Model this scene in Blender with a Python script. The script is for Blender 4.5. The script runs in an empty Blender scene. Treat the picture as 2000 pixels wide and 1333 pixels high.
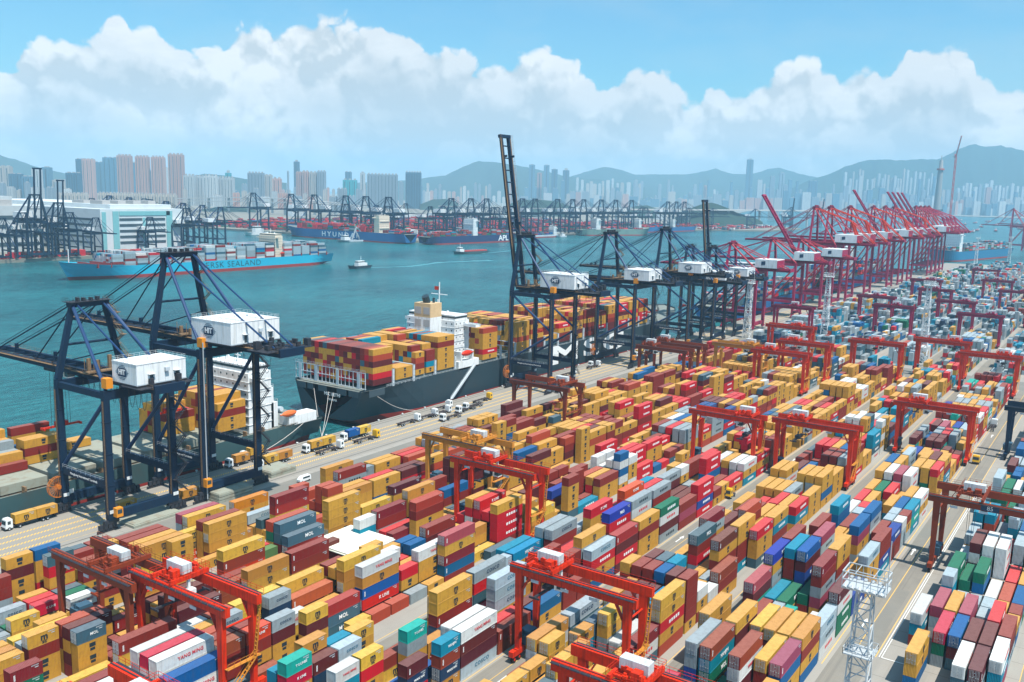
import bpy, bmesh, math, random
from math import sin, cos, pi, radians, sqrt, atan2, asin
from mathutils import Vector, Matrix
S = bpy.context.scene
COL = bpy.data.collections.new('port'); S.collection.children.link(COL)

# ------------------------------------------------------------ camera
FPX, YAW, PITCH, ROLL, CH = 1781.16, 0.600912, 0.162623, 0.023776, 97.0
_F = Vector((cos(YAW)*cos(PITCH), sin(YAW)*cos(PITCH), -sin(PITCH)))
_R0 = Vector((sin(YAW), -cos(YAW), 0)); _U0 = _R0.cross(_F)
_R = _R0*cos(ROLL)+_U0*sin(ROLL); _U = _U0*cos(ROLL)-_R0*sin(ROLL)
CP = Vector((0, 0, CH))
cam = bpy.data.cameras.new('camera'); camo = bpy.data.objects.new('camera', cam); COL.objects.link(camo)
cam.sensor_width = 36; cam.lens = FPX/2000*36; cam.clip_start = 1; cam.clip_end = 60000
M = Matrix((_R, _U, -_F)).transposed().to_4x4(); M.translation = CP; camo.matrix_world = M
S.camera = camo

def ray(u, v): return _F+_R*((u-1000)/FPX)-_U*((v-666.5)/FPX)
def at(u, v, z=0.0):            # where the sight line of a photo pixel meets height z
    d = ray(u, v); return CP+d*((z-CH)/d.z)
def atd(u, v, D):               # point at depth D
    return CP+ray(u, v)*D

# ------------------------------------------------------------ sky, sun, exposure
SUN = Vector((-0.10, -0.40, 0.90)).normalized()
def N(nt, typ, **kw):
    n = nt.nodes.new(typ)
    for k, v in kw.items():
        if k == 'inp':
            for i, x in v.items(): n.inputs[i].default_value = x
        else: setattr(n, k, v)
    return n
def LK(nt, a, b): nt.links.new(a, b)
def math_(nt, op, a, b=None, c=None, clamp=False):
    n = nt.nodes.new('ShaderNodeMath'); n.operation = op; n.use_clamp = clamp
    for i, x in enumerate((a, b, c)):
        if x is None: continue
        if isinstance(x, (int, float)): n.inputs[i].default_value = x
        else: nt.links.new(x, n.inputs[i])
    return n.outputs[0]
W = bpy.data.worlds.new('World'); W.cycles.sampling_method = 'MANUAL'; W.cycles.sample_map_resolution = 256; S.world = W; W.use_nodes = True
nt = W.node_tree; nt.nodes.clear()
wo = N(nt, 'ShaderNodeOutputWorld'); bg = N(nt, 'ShaderNodeBackground'); bg.inputs[1].default_value = 0.1
sky = N(nt, 'ShaderNodeTexSky'); sky.sky_type = 'NISHITA'; sky.sun_disc = False
sky.sun_elevation = asin(SUN.z); sky.sun_rotation = atan2(SUN.x, SUN.y); sky.air_density = 1.1; sky.dust_density = 1.6; sky.ozone_density = 1.2
tc = N(nt, 'ShaderNodeTexCoord'); sep = N(nt, 'ShaderNodeSeparateXYZ'); LK(nt, tc.outputs['Generated'], sep.inputs[0])
X, Y, Z = sep.outputs
az = math_(nt, 'ARCTAN2', Y, X); el = math_(nt, 'ARCSINE', Z)
# cumulus bank: crest elevation by compass direction
CREST = [(-150, 150), (0, 86), (40, 58), (75, 62), (120, 72), (150, 90), (185, 85), (215, 30), (300, 30), (335, 75), (380, 95), (440, 88), (470, 40), (520, 38), (600, 45), (650, 50), (690, 22), (745, 22), (800, 48), (840, 85), (880, 108), (960, 125), (1030, 108), (1065, 95), (1100, 118), (1160, 122), (1240, 128), (1310, 150), (1340, 178), (1385, 150), (1430, 165), (1480, 160)]
CREST2 = [(1480, 160), (1530, 128), (1580, 122), (1650, 150), (1685, 128), (1740, 150), (1765, 120), (1775, 82), (1820, 95), (1870, 88), (1900, 95), (1905, 145), (1960, 150), (2000, 148), (2200, 120), (2500, 150), (3000, 100)]
def azel(u, v):
    d = ray(u, v).normalized(); return atan2(d.y, d.x), asin(d.z)
def ramp(pts):
    P = sorted((azel(u, v) for u, v in pts)); a0, a1 = P[0][0], P[-1][0]
    r = N(nt, 'ShaderNodeValToRGB'); cr = r.color_ramp; cr.interpolation = 'LINEAR'
    while len(cr.elements) > 1: cr.elements.remove(cr.elements[0])
    for i, (a, e) in enumerate(P):
        p = (a-a0)/(a1-a0); g = e*2.0
        if i == 0: el_ = cr.elements[0]; el_.position = p
        else: el_ = cr.elements.new(p)
        el_.color = (g, g, g, 1)
    f = math_(nt, 'DIVIDE', math_(nt, 'SUBTRACT', az, a0), a1-a0)
    LK(nt, f, r.inputs[0]); return math_(nt, 'MULTIPLY', r.outputs[0], 0.5), a0, a1
r1, a10, a11 = ramp(CREST); r2, a20, a21 = ramp(CREST2)
sel = math_(nt, 'GREATER_THAN', az, (a10+a21)/2)
crest = math_(nt, 'ADD', math_(nt, 'MULTIPLY', r1, sel), math_(nt, 'MULTIPLY', r2, math_(nt, 'SUBTRACT', 1.0, sel)))
cv = N(nt, 'ShaderNodeCombineXYZ'); LK(nt, az, cv.inputs[0]); LK(nt, el, cv.inputs[1])
def noise(vec, scale, det, rough=0.55, off=(0, 0, 0), sx=1.0, typ='FBM'):
    mp = N(nt, 'ShaderNodeMapping'); mp.inputs['Location'].default_value = off; mp.inputs['Scale'].default_value = (sx, 1, 1)
    LK(nt, vec, mp.inputs[0]); n = N(nt, 'ShaderNodeTexNoise', noise_dimensions='2D'); n.inputs['Scale'].default_value = scale; n.inputs['Detail'].default_value = det
    n.inputs['Roughness'].default_value = rough; LK(nt, mp.outputs[0], n.inputs['Vector']); return n.outputs['Fac']
def billow(off):                # puffs: smooth voronoi lobes broken up by fine noise
    nz = N(nt, 'ShaderNodeTexNoise', noise_dimensions='2D'); nz.inputs['Scale'].default_value = 24; nz.inputs['Detail'].default_value = 8; nz.inputs['Roughness'].default_value = 0.6
    ad = N(nt, 'ShaderNodeVectorMath', operation='ADD'); ad.inputs[1].default_value = off; LK(nt, cv.outputs[0], ad.inputs[0])
    LK(nt, ad.outputs[0], nz.inputs['Vector'])
    ds = N(nt, 'ShaderNodeVectorMath', operation='SCALE'); ds.inputs['Scale'].default_value = 0.030; LK(nt, nz.outputs['Color'], ds.inputs[0])
    a2 = N(nt, 'ShaderNodeVectorMath', operation='ADD'); LK(nt, ad.outputs[0], a2.inputs[0]); LK(nt, ds.outputs[0], a2.inputs[1])
    s = None
    for sc, w in ((8, .52), (19, .27), (44, .14), (95, .07)):
        vo = N(nt, 'ShaderNodeTexVoronoi', feature='SMOOTH_F1', voronoi_dimensions='2D'); vo.inputs['Scale'].default_value = sc; vo.inputs['Smoothness'].default_value = 0.5
        LK(nt, a2.outputs[0], vo.inputs['Vector'])
        d2 = math_(nt, 'MULTIPLY', math_(nt, 'MULTIPLY', vo.outputs['Distance'], vo.outputs['Distance']), w*2.2)
        s = d2 if s is None else math_(nt, 'ADD', s, d2)
    return math_(nt, 'SUBTRACT', 1.0, s)      # high in puff centres
b0 = billow((0, 0, 0)); b1 = billow((-0.005, 0.013, 0)); b2 = billow((-0.012, 0.030, 0))
edge = math_(nt, 'ADD', math_(nt, 'SUBTRACT', crest, el), math_(nt, 'MULTIPLY', math_(nt, 'SUBTRACT', b0, 0.72), 0.060))
mask = N(nt, 'ShaderNodeMapRange', interpolation_type='SMOOTHSTEP'); mask.inputs['From Min'].default_value = 0.0; mask.inputs['From Max'].default_value = 0.008
LK(nt, edge, mask.inputs[0])
depth = N(nt, 'ShaderNodeMapRange', interpolation_type='SMOOTHSTEP'); depth.inputs['From Min'].default_value = 0.0; depth.inputs['From Max'].default_value = 0.085
LK(nt, edge, depth.inputs[0])   # 0 at the crest, 1 well inside the bank
big = noise(cv.outputs[0], 7, 6, 0.6, (3.1, 1.7, 0), 0.6)
lit = math_(nt, 'ADD', math_(nt, 'MULTIPLY', math_(nt, 'SUBTRACT', b0, b1), 1.5), math_(nt, 'MULTIPLY', math_(nt, 'SUBTRACT', b0, b2), 0.9))
lit = math_(nt, 'MAXIMUM', math_(nt, 'MINIMUM', lit, 0.25), -0.32)
shade = math_(nt, 'ADD', math_(nt, 'ADD', 0.97, math_(nt, 'MULTIPLY', lit, math_(nt, 'SUBTRACT', 0.9, math_(nt, 'MULTIPLY', depth.outputs[0], 0.45)))), math_(nt, 'MULTIPLY', math_(nt, 'SUBTRACT', big, 0.55), math_(nt, 'MULTIPLY', depth.outputs[0], 1.1)))
shade = math_(nt, 'SUBTRACT', shade, math_(nt, 'MULTIPLY', depth.outputs[0], 0.19))
shade = math_(nt, 'MINIMUM', math_(nt, 'MAXIMUM', shade, 0.60), 1.0)
# lower bank melts into milky air
low = N(nt, 'ShaderNodeMapRange', interpolation_type='SMOOTHSTEP'); low.inputs['From Min'].default_value = -0.03; low.inputs['From Max'].default_value = 0.060
LK(nt, el, low.inputs[0])
cm = N(nt, 'ShaderNodeMix', data_type='RGBA'); cm.inputs[6].default_value = (4.3, 4.8, 5.1, 1); cm.inputs[7].default_value = (7.7, 7.7, 7.65, 1)
LK(nt, math_(nt, 'SMOOTH_MAX', math_(nt, 'MULTIPLY', math_(nt, 'SUBTRACT', shade, 0.60), 2.5), 0.0, 0.1, clamp=True), cm.inputs[0])
st_ = noise(cv.outputs[0], 15, 7, 0.6, (5.3, 2.2, 0), 0.38)
stm = math_(nt, 'MULTIPLY', math_(nt, 'SUBTRACT', st_, 0.42), 3.2, clamp=True)
lowf = math_(nt, 'ADD', math_(nt, 'MULTIPLY', low.outputs[0], 0.62), math_(nt, 'MULTIPLY', stm, math_(nt, 'ADD', 0.50, math_(nt, 'MULTIPLY', low.outputs[0], 0.25))), clamp=True)
hz = N(nt, 'ShaderNodeMix', data_type='RGBA'); hz.inputs[6].default_value = (4.7, 5.2, 5.6, 1); LK(nt, lowf, hz.inputs[0]); LK(nt, cm.outputs[2], hz.inputs[7])
# thin high cirrus
ci = noise(cv.outputs[0], 5, 6, 0.6, (0.4, 0.9, 0), 0.35)
cir = N(nt, 'ShaderNodeMapRange'); cir.inputs['From Min'].default_value = 0.46; cir.inputs['From Max'].default_value = 0.85; cir.inputs['To Max'].default_value = 0.55; LK(nt, ci, cir.inputs[0])
skc = N(nt, 'ShaderNodeMix', data_type='RGBA', blend_type='MULTIPLY'); skc.inputs[0].default_value = 1.0; skc.inputs[7].default_value = (0.58, 1.10, 1.30, 1)
LK(nt, sky.outputs[0], skc.inputs[6])
mc = N(nt, 'ShaderNodeMix', data_type='RGBA'); LK(nt, cir.outputs[0], mc.inputs[0]); LK(nt, skc.outputs[2], mc.inputs[6]); mc.inputs[7].default_value = (4.6, 5.5, 5.9, 1)
fin = N(nt, 'ShaderNodeMix', data_type='RGBA'); LK(nt, mask.outputs[0], fin.inputs[0]); LK(nt, mc.outputs[2], fin.inputs[6]); LK(nt, hz.outputs[2], fin.inputs[7])
LK(nt, fin.outputs[2], bg.inputs[0]); LK(nt, bg.outputs[0], wo.inputs[0])
sl = bpy.data.lights.new('sun', 'SUN'); sl.energy = 5.0; sl.angle = radians(0.5); sl.color = (1.0, 0.955, 0.89)
so = bpy.data.objects.new('sun', sl); COL.objects.link(so); so.rotation_euler = SUN.to_track_quat('Z', 'Y').to_euler()
S.view_settings.view_transform = 'Standard'; S.view_settings.look = 'None'; S.view_settings.exposure = 0.40; S.view_settings.gamma = 1.0
S.render.engine = 'CYCLES'; S.cycles.use_denoising = True; S.cycles.max_bounces = 5; S.cycles.diffuse_bounces = 1; S.cycles.glossy_bounces = 2; S.cycles.transmission_bounces = 1; S.cycles.volume_bounces = 2; S.cycles.transparent_max_bounces = 6
S.cycles.caustics_reflective = False; S.cycles.caustics_refractive = False

# ------------------------------------------------------------ materials
MATS = {}
def mat(name, col, rough=0.55, *_, streak=None, **__):
    return mat_(name, col, rough, *_, streak=streak, **__)
def mat_(name, col, rough=0.55, metal=0.0, dirt=0.25, dscale=0.35, dcol=None, bump=None, fade=0.0, vary=0.0, spec=0.22, streak=None):
    if name in MATS: return MATS[name]
    m = bpy.data.materials.new(name); m.use_nodes = True; t = m.node_tree; bs = t.nodes['Principled BSDF']
    bs.inputs['Roughness'].default_value = rough; bs.inputs['Metallic'].default_value = metal; bs.inputs['Specular IOR Level'].default_value = spec
    tcn = N(t, 'ShaderNodeTexCoord'); ob = tcn.outputs['Object']
    base = N(t, 'ShaderNodeRGB'); base.outputs[0].default_value = (*col, 1); c = base.outputs[0]
    geo = N(t, 'ShaderNodeNewGeometry')
    if vary:
        oi = N(t, 'ShaderNodeObjectInfo')
        rnd = math_(t, 'FRACT', math_(t, 'ADD', geo.outputs['Random Per Island'] if vary < 0 else oi.outputs['Random'], oi.outputs['Random']))
        h = N(t, 'ShaderNodeHueSaturation'); LK(t, c, h.inputs['Color'])
        LK(t, math_(t, 'ADD', 0.5-abs(vary)*0.05, math_(t, 'MULTIPLY', rnd, abs(vary)*0.10)), h.inputs['Hue'])
        LK(t, math_(t, 'ADD', 1.0-abs(vary)*0.6, math_(t, 'MULTIPLY', rnd, abs(vary))), h.inputs['Value']); c = h.outputs[0]
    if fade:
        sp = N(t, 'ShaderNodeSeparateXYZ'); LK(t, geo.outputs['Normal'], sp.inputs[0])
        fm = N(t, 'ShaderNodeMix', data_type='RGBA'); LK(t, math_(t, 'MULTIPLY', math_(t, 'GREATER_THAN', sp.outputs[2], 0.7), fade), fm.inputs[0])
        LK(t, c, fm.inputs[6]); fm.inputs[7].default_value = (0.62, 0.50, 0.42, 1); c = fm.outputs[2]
    if dirt:
        nz = N(t, 'ShaderNodeTexNoise'); nz.inputs['Scale'].default_value = dscale; nz.inputs['Detail'].default_value = 6; nz.inputs['Roughness'].default_value = 0.65
        LK(t, ob, nz.inputs['Vector'])
        mr = N(t, 'ShaderNodeMapRange'); mr.inputs['From Min'].default_value = 0.48; mr.inputs['From Max'].default_value = 0.72; mr.inputs['To Max'].default_value = dirt; LK(t, nz.outputs['Fac'], mr.inputs[0])
        dm = N(t, 'ShaderNodeMix', data_type='RGBA'); LK(t, mr.outputs[0], dm.inputs[0]); LK(t, c, dm.inputs[6])
        dc = dcol or tuple(x*0.35+0.02 for x in col); dm.inputs[7].default_value = (*dc, 1); c = dm.outputs[2]
    if streak:                                   # tyre tracks and drips: long noise in one direction
        mp = N(t, 'ShaderNodeMapping'); mp.inputs['Scale'].default_value = streak; LK(t, ob, mp.inputs[0])
        nz = N(t, 'ShaderNodeTexNoise'); nz.inputs['Scale'].default_value = 1.0; nz.inputs['Detail'].default_value = 5; LK(t, mp.outputs[0], nz.inputs['Vector'])
        mr = N(t, 'ShaderNodeMapRange'); mr.inputs['From Min'].default_value = 0.50; mr.inputs['From Max'].default_value = 0.66; mr.inputs['To Max'].default_value = 0.22 if bump else 0.5; LK(t, nz.outputs['Fac'], mr.inputs[0])
        dm = N(t, 'ShaderNodeMix', data_type='RGBA'); LK(t, mr.outputs[0], dm.inputs[0]); LK(t, c, dm.inputs[6]); dm.inputs[7].default_value = (*(dcol or tuple(x*0.4 for x in col)), 1); c = dm.outputs[2]
    LK(t, c, bs.inputs['Base Color'])
    if bump:                                     # corrugated steel: ribs run upright on walls, across roofs
        sp2 = N(t, 'ShaderNodeSeparateXYZ'); LK(t, ob, sp2.inputs[0]); sn = N(t, 'ShaderNodeSeparateXYZ'); LK(t, tcn.outputs['Normal'], sn.inputs[0])
        ax = math_(t, 'ABSOLUTE', sn.outputs[0])
        co = math_(t, 'ADD', math_(t, 'MULTIPLY', sp2.outputs[0], math_(t, 'SUBTRACT', 1.0, ax)), math_(t, 'MULTIPLY', sp2.outputs[1], ax))
        wv = math_(t, 'SINE', math_(t, 'MULTIPLY', co, 2*pi/bump))
        bn = N(t, 'ShaderNodeBump'); bn.inputs['Strength'].default_value = 1.0; bn.inputs['Distance'].default_value = 0.045
        LK(t, math_(t, 'MULTIPLY', wv, 1.0), bn.inputs['Height']); LK(t, bn.outputs[0], bs.inputs['Normal'])
    MATS[name] = m; return m

NAVY = mat('navy_steel', (0.005, 0.022, 0.052), 0.55, streak=(1.2, 1.2, .06), dirt=0.35, dscale=0.5, dcol=(0.012, 0.02, 0.035))
NAVY2 = mat('navy_tube', (0.016, 0.048, 0.125), 0.45, dirt=0.15)
NAVYD = mat('dark_machinery', (0.03, 0.035, 0.045), 0.6, dirt=0.4, dscale=1.2, dcol=(0.10, 0.05, 0.03))
RUSTY = mat('weathered_walkway', (0.24, 0.15, 0.08), 0.8, dirt=0.5, dscale=2, dcol=(0.08, 0.05, 0.04))
WHITE = mat('white_paint', (0.78, 0.79, 0.78), 0.5, streak=(.9, .9, .12), dirt=0.22, dscale=0.5, dcol=(0.5, 0.5, 0.47))
PALE = mat('pale_grey_paint', (0.52, 0.57, 0.60), 0.5, dirt=0.25, dscale=0.6, dcol=(0.3, 0.3, 0.3))
GALV = mat('galvanised_steel', (0.46, 0.49, 0.50), 0.45, dirt=0.15)
ORANGE = mat('orange_paint', (0.78, 0.28, 0.02), 0.5, dirt=0.2)
AMBER = mat('amber_paint', (0.66, 0.25, 0.03), 0.5, dirt=0.35, dscale=0.8)
RED = mat('red_crane_paint', (0.72, 0.030, 0.003), 0.5, streak=(2, 2, .10), dirt=0.34, dscale=0.5, dcol=(0.22, 0.02, 0.01))
REDB = mat('bright_red_paint', (0.60, 0.025, 0.003), 0.45, dirt=0.2)
RUST = mat('faded_rust_paint', (0.26, 0.040, 0.012), 0.6, dirt=0.4, dscale=0.6, dcol=(0.12, 0.04, 0.02))
MAROON = mat('crimson_crane_paint', (0.34, 0.010, 0.062), 0.5, dirt=0.3, dscale=0.4, dcol=(0.14, 0.015, 0.03))
BLACK = mat('black_rubber', (0.02, 0.02, 0.022), 0.8, dirt=0.0)
GLASS = mat('dark_glass', (0.03, 0.05, 0.06), 0.12, dirt=0.0, spec=0.6)
INK = mat('dark_lettering', (0.02, 0.035, 0.045), 0.6, dirt=0.0)
INKW = mat('white_lettering', (0.82, 0.82, 0.80), 0.6, dirt=0.0)
INKR = mat('red_lettering', (0.60, 0.04, 0.05), 0.6, dirt=0.0)
INKB = mat('blue_lettering', (0.03, 0.16, 0.26), 0.6, dirt=0.0)
INKN = mat('navy_lettering', (0.02, 0.05, 0.10), 0.6, dirt=0.0)
CC = {  # container paints
 'Y': ('yellow', (0.71, 0.365, 0.045)), 'y': ('amber', (0.74, 0.27, 0.008)), 'M': ('brown red', (0.29, 0.032, 0.018)), 'm': ('dark maroon', (0.14, 0.018, 0.018)),
 'R': ('bright red', (0.68, 0.010, 0.014)), 'O': ('orange red', (0.50, 0.075, 0.028)), 'G': ('grey', (0.34, 0.40, 0.42)), 'W': ('white', (0.76, 0.76, 0.72)),
 'S': ('slate blue', (0.06, 0.14, 0.185)), 'B': ('blue', (0.004, 0.12, 0.32)), 'N': ('royal blue', (0.02, 0.07, 0.33)), 'T': ('turquoise blue', (0.0, 0.26, 0.40)),
 'E': ('green', (0.006, 0.18, 0.10)), 'L': ('mint green', (0.01, 0.42, 0.33)), 'K': ('dark blue', (0.015, 0.05, 0.11)), 'P': ('pinkish red', (0.40, 0.06, 0.10)), 'D': ('light green', (0.14, 0.30, 0.10)), 'A': ('pale grey blue', (0.42, 0.52, 0.56))}
CM = {}
for k, (nm, c) in CC.items():
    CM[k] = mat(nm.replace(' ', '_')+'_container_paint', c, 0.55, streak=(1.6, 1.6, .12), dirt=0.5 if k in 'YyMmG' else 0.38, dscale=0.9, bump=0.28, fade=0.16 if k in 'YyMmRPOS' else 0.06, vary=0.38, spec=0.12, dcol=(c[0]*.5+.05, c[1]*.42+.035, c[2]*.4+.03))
CKEYS = list(CC); CIDX = {k: i for i, k in enumerate(CKEYS)}

# ------------------------------------------------------------ mesh helpers
class MB:
    def __init__(s): s.v = []; s.f = []; s.m = []
    def quadbox(s, P, m=0):      # 8 corners, bottom 4 then top 4
        i = len(s.v); s.v += [tuple(p) for p in P]
        for q in ((3, 2, 1, 0), (4, 5, 6, 7), (0, 1, 5, 4), (1, 2, 6, 5), (2, 3, 7, 6), (3, 0, 4, 7)):
            s.f.append([i+k for k in q]); s.m.append(m)
        return s
    def box(s, x0, y0, z0, x1, y1, z1, m=0):
        return s.quadbox([(x0, y0, z0), (x1, y0, z0), (x1, y1, z0), (x0, y1, z0), (x0, y0, z1), (x1, y0, z1), (x1, y1, z1), (x0, y1, z1)], m)
    def bar(s, a, b, w, h=None, m=0, w2=None, h2=None):   # square bar from a to b, w across, h in the upright sense, may taper
        a = Vector(a); b = Vector(b); h = h or w; w2 = w2 or w; h2 = h2 or h; d = (b-a).normalized()
        up = Vector((0, 0, 1)) if abs(d.z) < 0.95 else Vector((0, 1, 0))
        x = d.cross(up).normalized(); y = x.cross(d).normalized()
        P = [a-x*w/2-y*h/2, a+x*w/2-y*h/2, a+x*w/2+y*h/2, a-x*w/2+y*h/2]
        Q = [b-x*w2/2-y*h2/2, b+x*w2/2-y*h2/2, b+x*w2/2+y*h2/2, b-x*w2/2+y*h2/2]
        return s.quadbox(P+Q, m)
    def tube(s, a, b, r, n=8, m=0, r2=None):
        a = Vector(a); b = Vector(b); r2 = r if r2 is None else r2; d = (b-a).normalized(); up = Vector((0, 0, 1)) if abs(d.z) < 0.95 else Vector((1, 0, 0))
        x = d.cross(up).normalized(); y = x.cross(d); i = len(s.v)
        for c, rr in ((a, r), (b, r2)):
            for k in range(n):
                t = 2*pi*k/n; s.v.append(tuple(c+x*cos(t)*rr+y*sin(t)*rr))
        for k in range(n):
            j = (k+1) % n; s.f.append([i+k, i+j, i+n+j, i+n+k]); s.m.append(m)
        s.f.append([i+k for k in range(n)][::-1]); s.m.append(m); s.f.append([i+n+k for k in range(n)]); s.m.append(m)
        return s
    def poly(s, pts, m=0):
        i = len(s.v); s.v += [tuple(p) for p in pts]; s.f.append(list(range(i, i+len(pts)))); s.m.append(m); return s
    def prism(s, pts, z0, z1, m=0):   # pts ccw seen from above
        i = len(s.v); n = len(pts); s.v += [(x, y, z0) for x, y in pts]+[(x, y, z1) for x, y in pts]
        s.f.append(list(range(i, i+n))[::-1]); s.f.append(list(range(i+n, i+2*n))); s.m += [m, m]
        for k in range(n): s.f.append([i+k, i+(k+1) % n, i+n+(k+1) % n, i+n+k]); s.m.append(m)
        return s
    def rail(s, pts, h=1.1, t=0.06, step=2.0, m=0):  # handrail along a polyline
        for a, b in zip(pts, pts[1:]):
            a = Vector(a); b = Vector(b); L = (b-a).length; n = max(1, int(L/step))
            for q in (h, h*0.5): s.bar(a+Vector((0, 0, q)), b+Vector((0, 0, q)), t, t, m)
            for k in range(n+1):
                p = a.lerp(b, k/n); s.bar(p, p+Vector((0, 0, h)), t, t, m)
        return s
    def stair(s, a, b, w=0.9, m=0, side=(1, 0, 0)):
        a = Vector(a); b = Vector(b); sd = Vector(side)*w/2
        for q in (-1, 1):
            s.bar(a+sd*q, b+sd*q, 0.10, 0.28, m); s.bar(a+sd*q+Vector((0, 0, 1)), b+sd*q+Vector((0, 0, 1)), 0.07, 0.07, m)
        n = max(2, int((b-a).length/0.8))
        for k in range(n): p = a.lerp(b, (k+.5)/n); s.bar(p-sd, p+sd, 0.3, 0.06, m)
        return s
    def mesh(s, name, mats):
        me = bpy.data.meshes.new(name); me.from_pydata(s.v, [], s.f)
        for q in (mats if isinstance(mats, (list, tuple)) else [mats]): me.materials.append(q)
        me.polygons.foreach_set('material_index', s.m); me.update(); return me
    def build(s, name, mats, parent=None, loc=None, rz=0):
        return link(name, s.mesh(name, mats), parent, loc, rz)
def link(name, me, parent=None, loc=None, rz=0):
    o = bpy.data.objects.new(name, me); COL.objects.link(o)
    if parent: o.parent = parent
    if loc is not None: o.location = loc
    if rz: o.rotation_euler = (0, 0, rz)
    return o
def tag(o, label=None, cat=None, group=None, kind=None):
    if label: o['label'] = label
    if cat: o['category'] = cat
    if group: o['group'] = group
    if kind: o['kind'] = kind
    return o
def empty(name, loc, rz=0, label=None, cat=None, group=None):
    o = bpy.data.objects.new(name, None); COL.objects.link(o); o.location = loc; o.rotation_euler = (0, 0, rz); o.empty_display_size = 2
    return tag(o, label, cat, group)
def copy_tree(o, parent=None):
    c = o.copy(); COL.objects.link(c)
    if parent: c.parent = parent
    for ch in o.children: copy_tree(ch, c)
    return c
_TX = {}
def text_mesh(txt, size=1.0, bold=0.0, mt=None, thick=0.02, spacing=1.0, shear=0.0, line=1.0):
    key = (txt, size, bold, mt.name, spacing, shear, line)
    if key in _TX: return _TX[key]
    cu = bpy.data.curves.new('t', 'FONT'); cu.body = txt; cu.size = size; cu.offset = bold*size; cu.extrude = thick; cu.align_x = 'CENTER'; cu.align_y = 'CENTER'; cu.space_character = spacing; cu.shear = shear; cu.space_line = line; cu.resolution_u = 3
    o = bpy.data.objects.new('t', cu); COL.objects.link(o); dg = bpy.context.evaluated_depsgraph_get()
    me = bpy.data.meshes.new_from_object(o.evaluated_get(dg)); bpy.data.objects.remove(o); me.materials.clear(); me.materials.append(mt); _TX[key] = me; return me
def text(name, txt, parent, loc, rot, **kw):   # rot: euler; default text reads along +x, faces +z
    o = link(name, text_mesh(txt, **kw), parent, loc); o.rotation_euler = rot; return o
FACE_NY = (pi/2, 0, 0)         # writing on a face that looks towards -y
FACE_NX = (pi/2, 0, -pi/2)     # writing on a face that looks towards -x
ORD = ['', 'first', 'second', 'third', 'fourth', 'fifth', 'sixth', 'seventh', 'eighth', 'ninth', 'tenth', 'eleventh', 'twelfth', 'thirteenth', 'fourteenth', 'fifteenth', 'sixteenth', 'seventeenth', 'eighteenth', 'nineteenth', 'twentieth']

# ------------------------------------------------------------ setting: water, land, quay, roads
WZ = -4.0
QY = 257.0                       # quay edge line
def water_mat():
    m = bpy.data.materials.new('harbour_water'); m.use_nodes = True; t = m.node_tree; bs = t.nodes['Principled BSDF']
    bs.inputs['Roughness'].default_value = 0.22; bs.inputs['IOR'].default_value = 1.33; bs.inputs['Specular IOR Level'].default_value = 0.28
    tcn = N(t, 'ShaderNodeTexCoord')
    n1 = N(t, 'ShaderNodeTexNoise'); n1.inputs['Scale'].default_value = 0.006; n1.inputs['Detail'].default_value = 5; LK(t, tcn.outputs['Object'], n1.inputs['Vector'])
    mp = N(t, 'ShaderNodeMapping'); mp.inputs['Rotation'].default_value = (0, 0, 0.35); mp.inputs['Scale'].default_value = (0.5, 1.6, 1); LK(t, tcn.outputs['Object'], mp.inputs[0])
    n2 = N(t, 'ShaderNodeTexNoise'); n2.inputs['Scale'].default_value = 0.16; n2.inputs['Detail'].default_value = 6; n2.inputs['Roughness'].default_value = 0.6; LK(t, mp.outputs[0], n2.inputs['Vector'])
    r = N(t, 'ShaderNodeMix', data_type='RGBA'); r.inputs[6].default_value = (0.004, 0.052, 0.062, 1); r.inputs[7].default_value = (0.024, 0.178, 0.190, 1)
    n3 = N(t, 'ShaderNodeTexNoise'); n3.inputs['Scale'].default_value = 0.75; n3.inputs['Detail'].default_value = 6; n3.inputs['Roughness'].default_value = 0.7; LK(t, mp.outputs[0], n3.inputs['Vector'])
    LK(t, math_(t, 'ADD', math_(t, 'SUBTRACT', math_(t, 'MULTIPLY', n1.outputs['Fac'], 1.9), 0.5), math_(t, 'ADD', math_(t, 'MULTIPLY', math_(t, 'SUBTRACT', n2.outputs['Fac'], 0.5), 2.0), math_(t, 'MULTIPLY', math_(t, 'SUBTRACT', n3.outputs['Fac'], 0.5), 2.6)), clamp=True), r.inputs[0])  # light and dark of the ripples painted into the base colour
    LK(t, r.outputs[2], bs.inputs['Base Color'])
    bn = N(t, 'ShaderNodeBump'); bn.inputs['Strength'].default_value = 0.9; bn.inputs['Distance'].default_value = 0.9
    LK(t, math_(t, 'ADD', math_(t, 'MULTIPLY', n2.outputs['Fac'], 1.2), n3.outputs['Fac']), bn.inputs['Height']); LK(t, bn.outputs[0], bs.inputs['Normal'])
    return m
WM = water_mat()
b = MB(); b.poly([(-3000, -12000, WZ), (26000, -12000, WZ), (26000, 16000, WZ), (-3000, 16000, WZ)])
tag(b.build('water', WM), kind='structure')
CONC = mat('yard_concrete', (0.32, 0.295, 0.255), 0.85, streak=(.03, .5, 1), dirt=0.5, dscale=0.05, dcol=(0.25, 0.23, 0.20))
APRON = mat('apron_concrete', (0.285, 0.262, 0.225), 0.85, streak=(.02, 1.1, 1), dirt=0.45, dscale=0.09, dcol=(0.24, 0.22, 0.19))
ASPH = mat('lane_asphalt', (0.235, 0.215, 0.18), 0.85, streak=(.02, 1.3, 1), dirt=0.6, dscale=0.07, dcol=(0.16, 0.15, 0.13))
ASPD = mat('dark_asphalt', (0.15, 0.15, 0.13), 0.85, dirt=0.4, dscale=0.1, dcol=(0.11, 0.11, 0.10))
YEL = mat('yellow_line_paint', (0.72, 0.44, 0.10), 0.7, dirt=0.2)
WHL = mat('white_line_paint', (0.75, 0.74, 0.70), 0.7, dirt=0.2)
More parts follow.
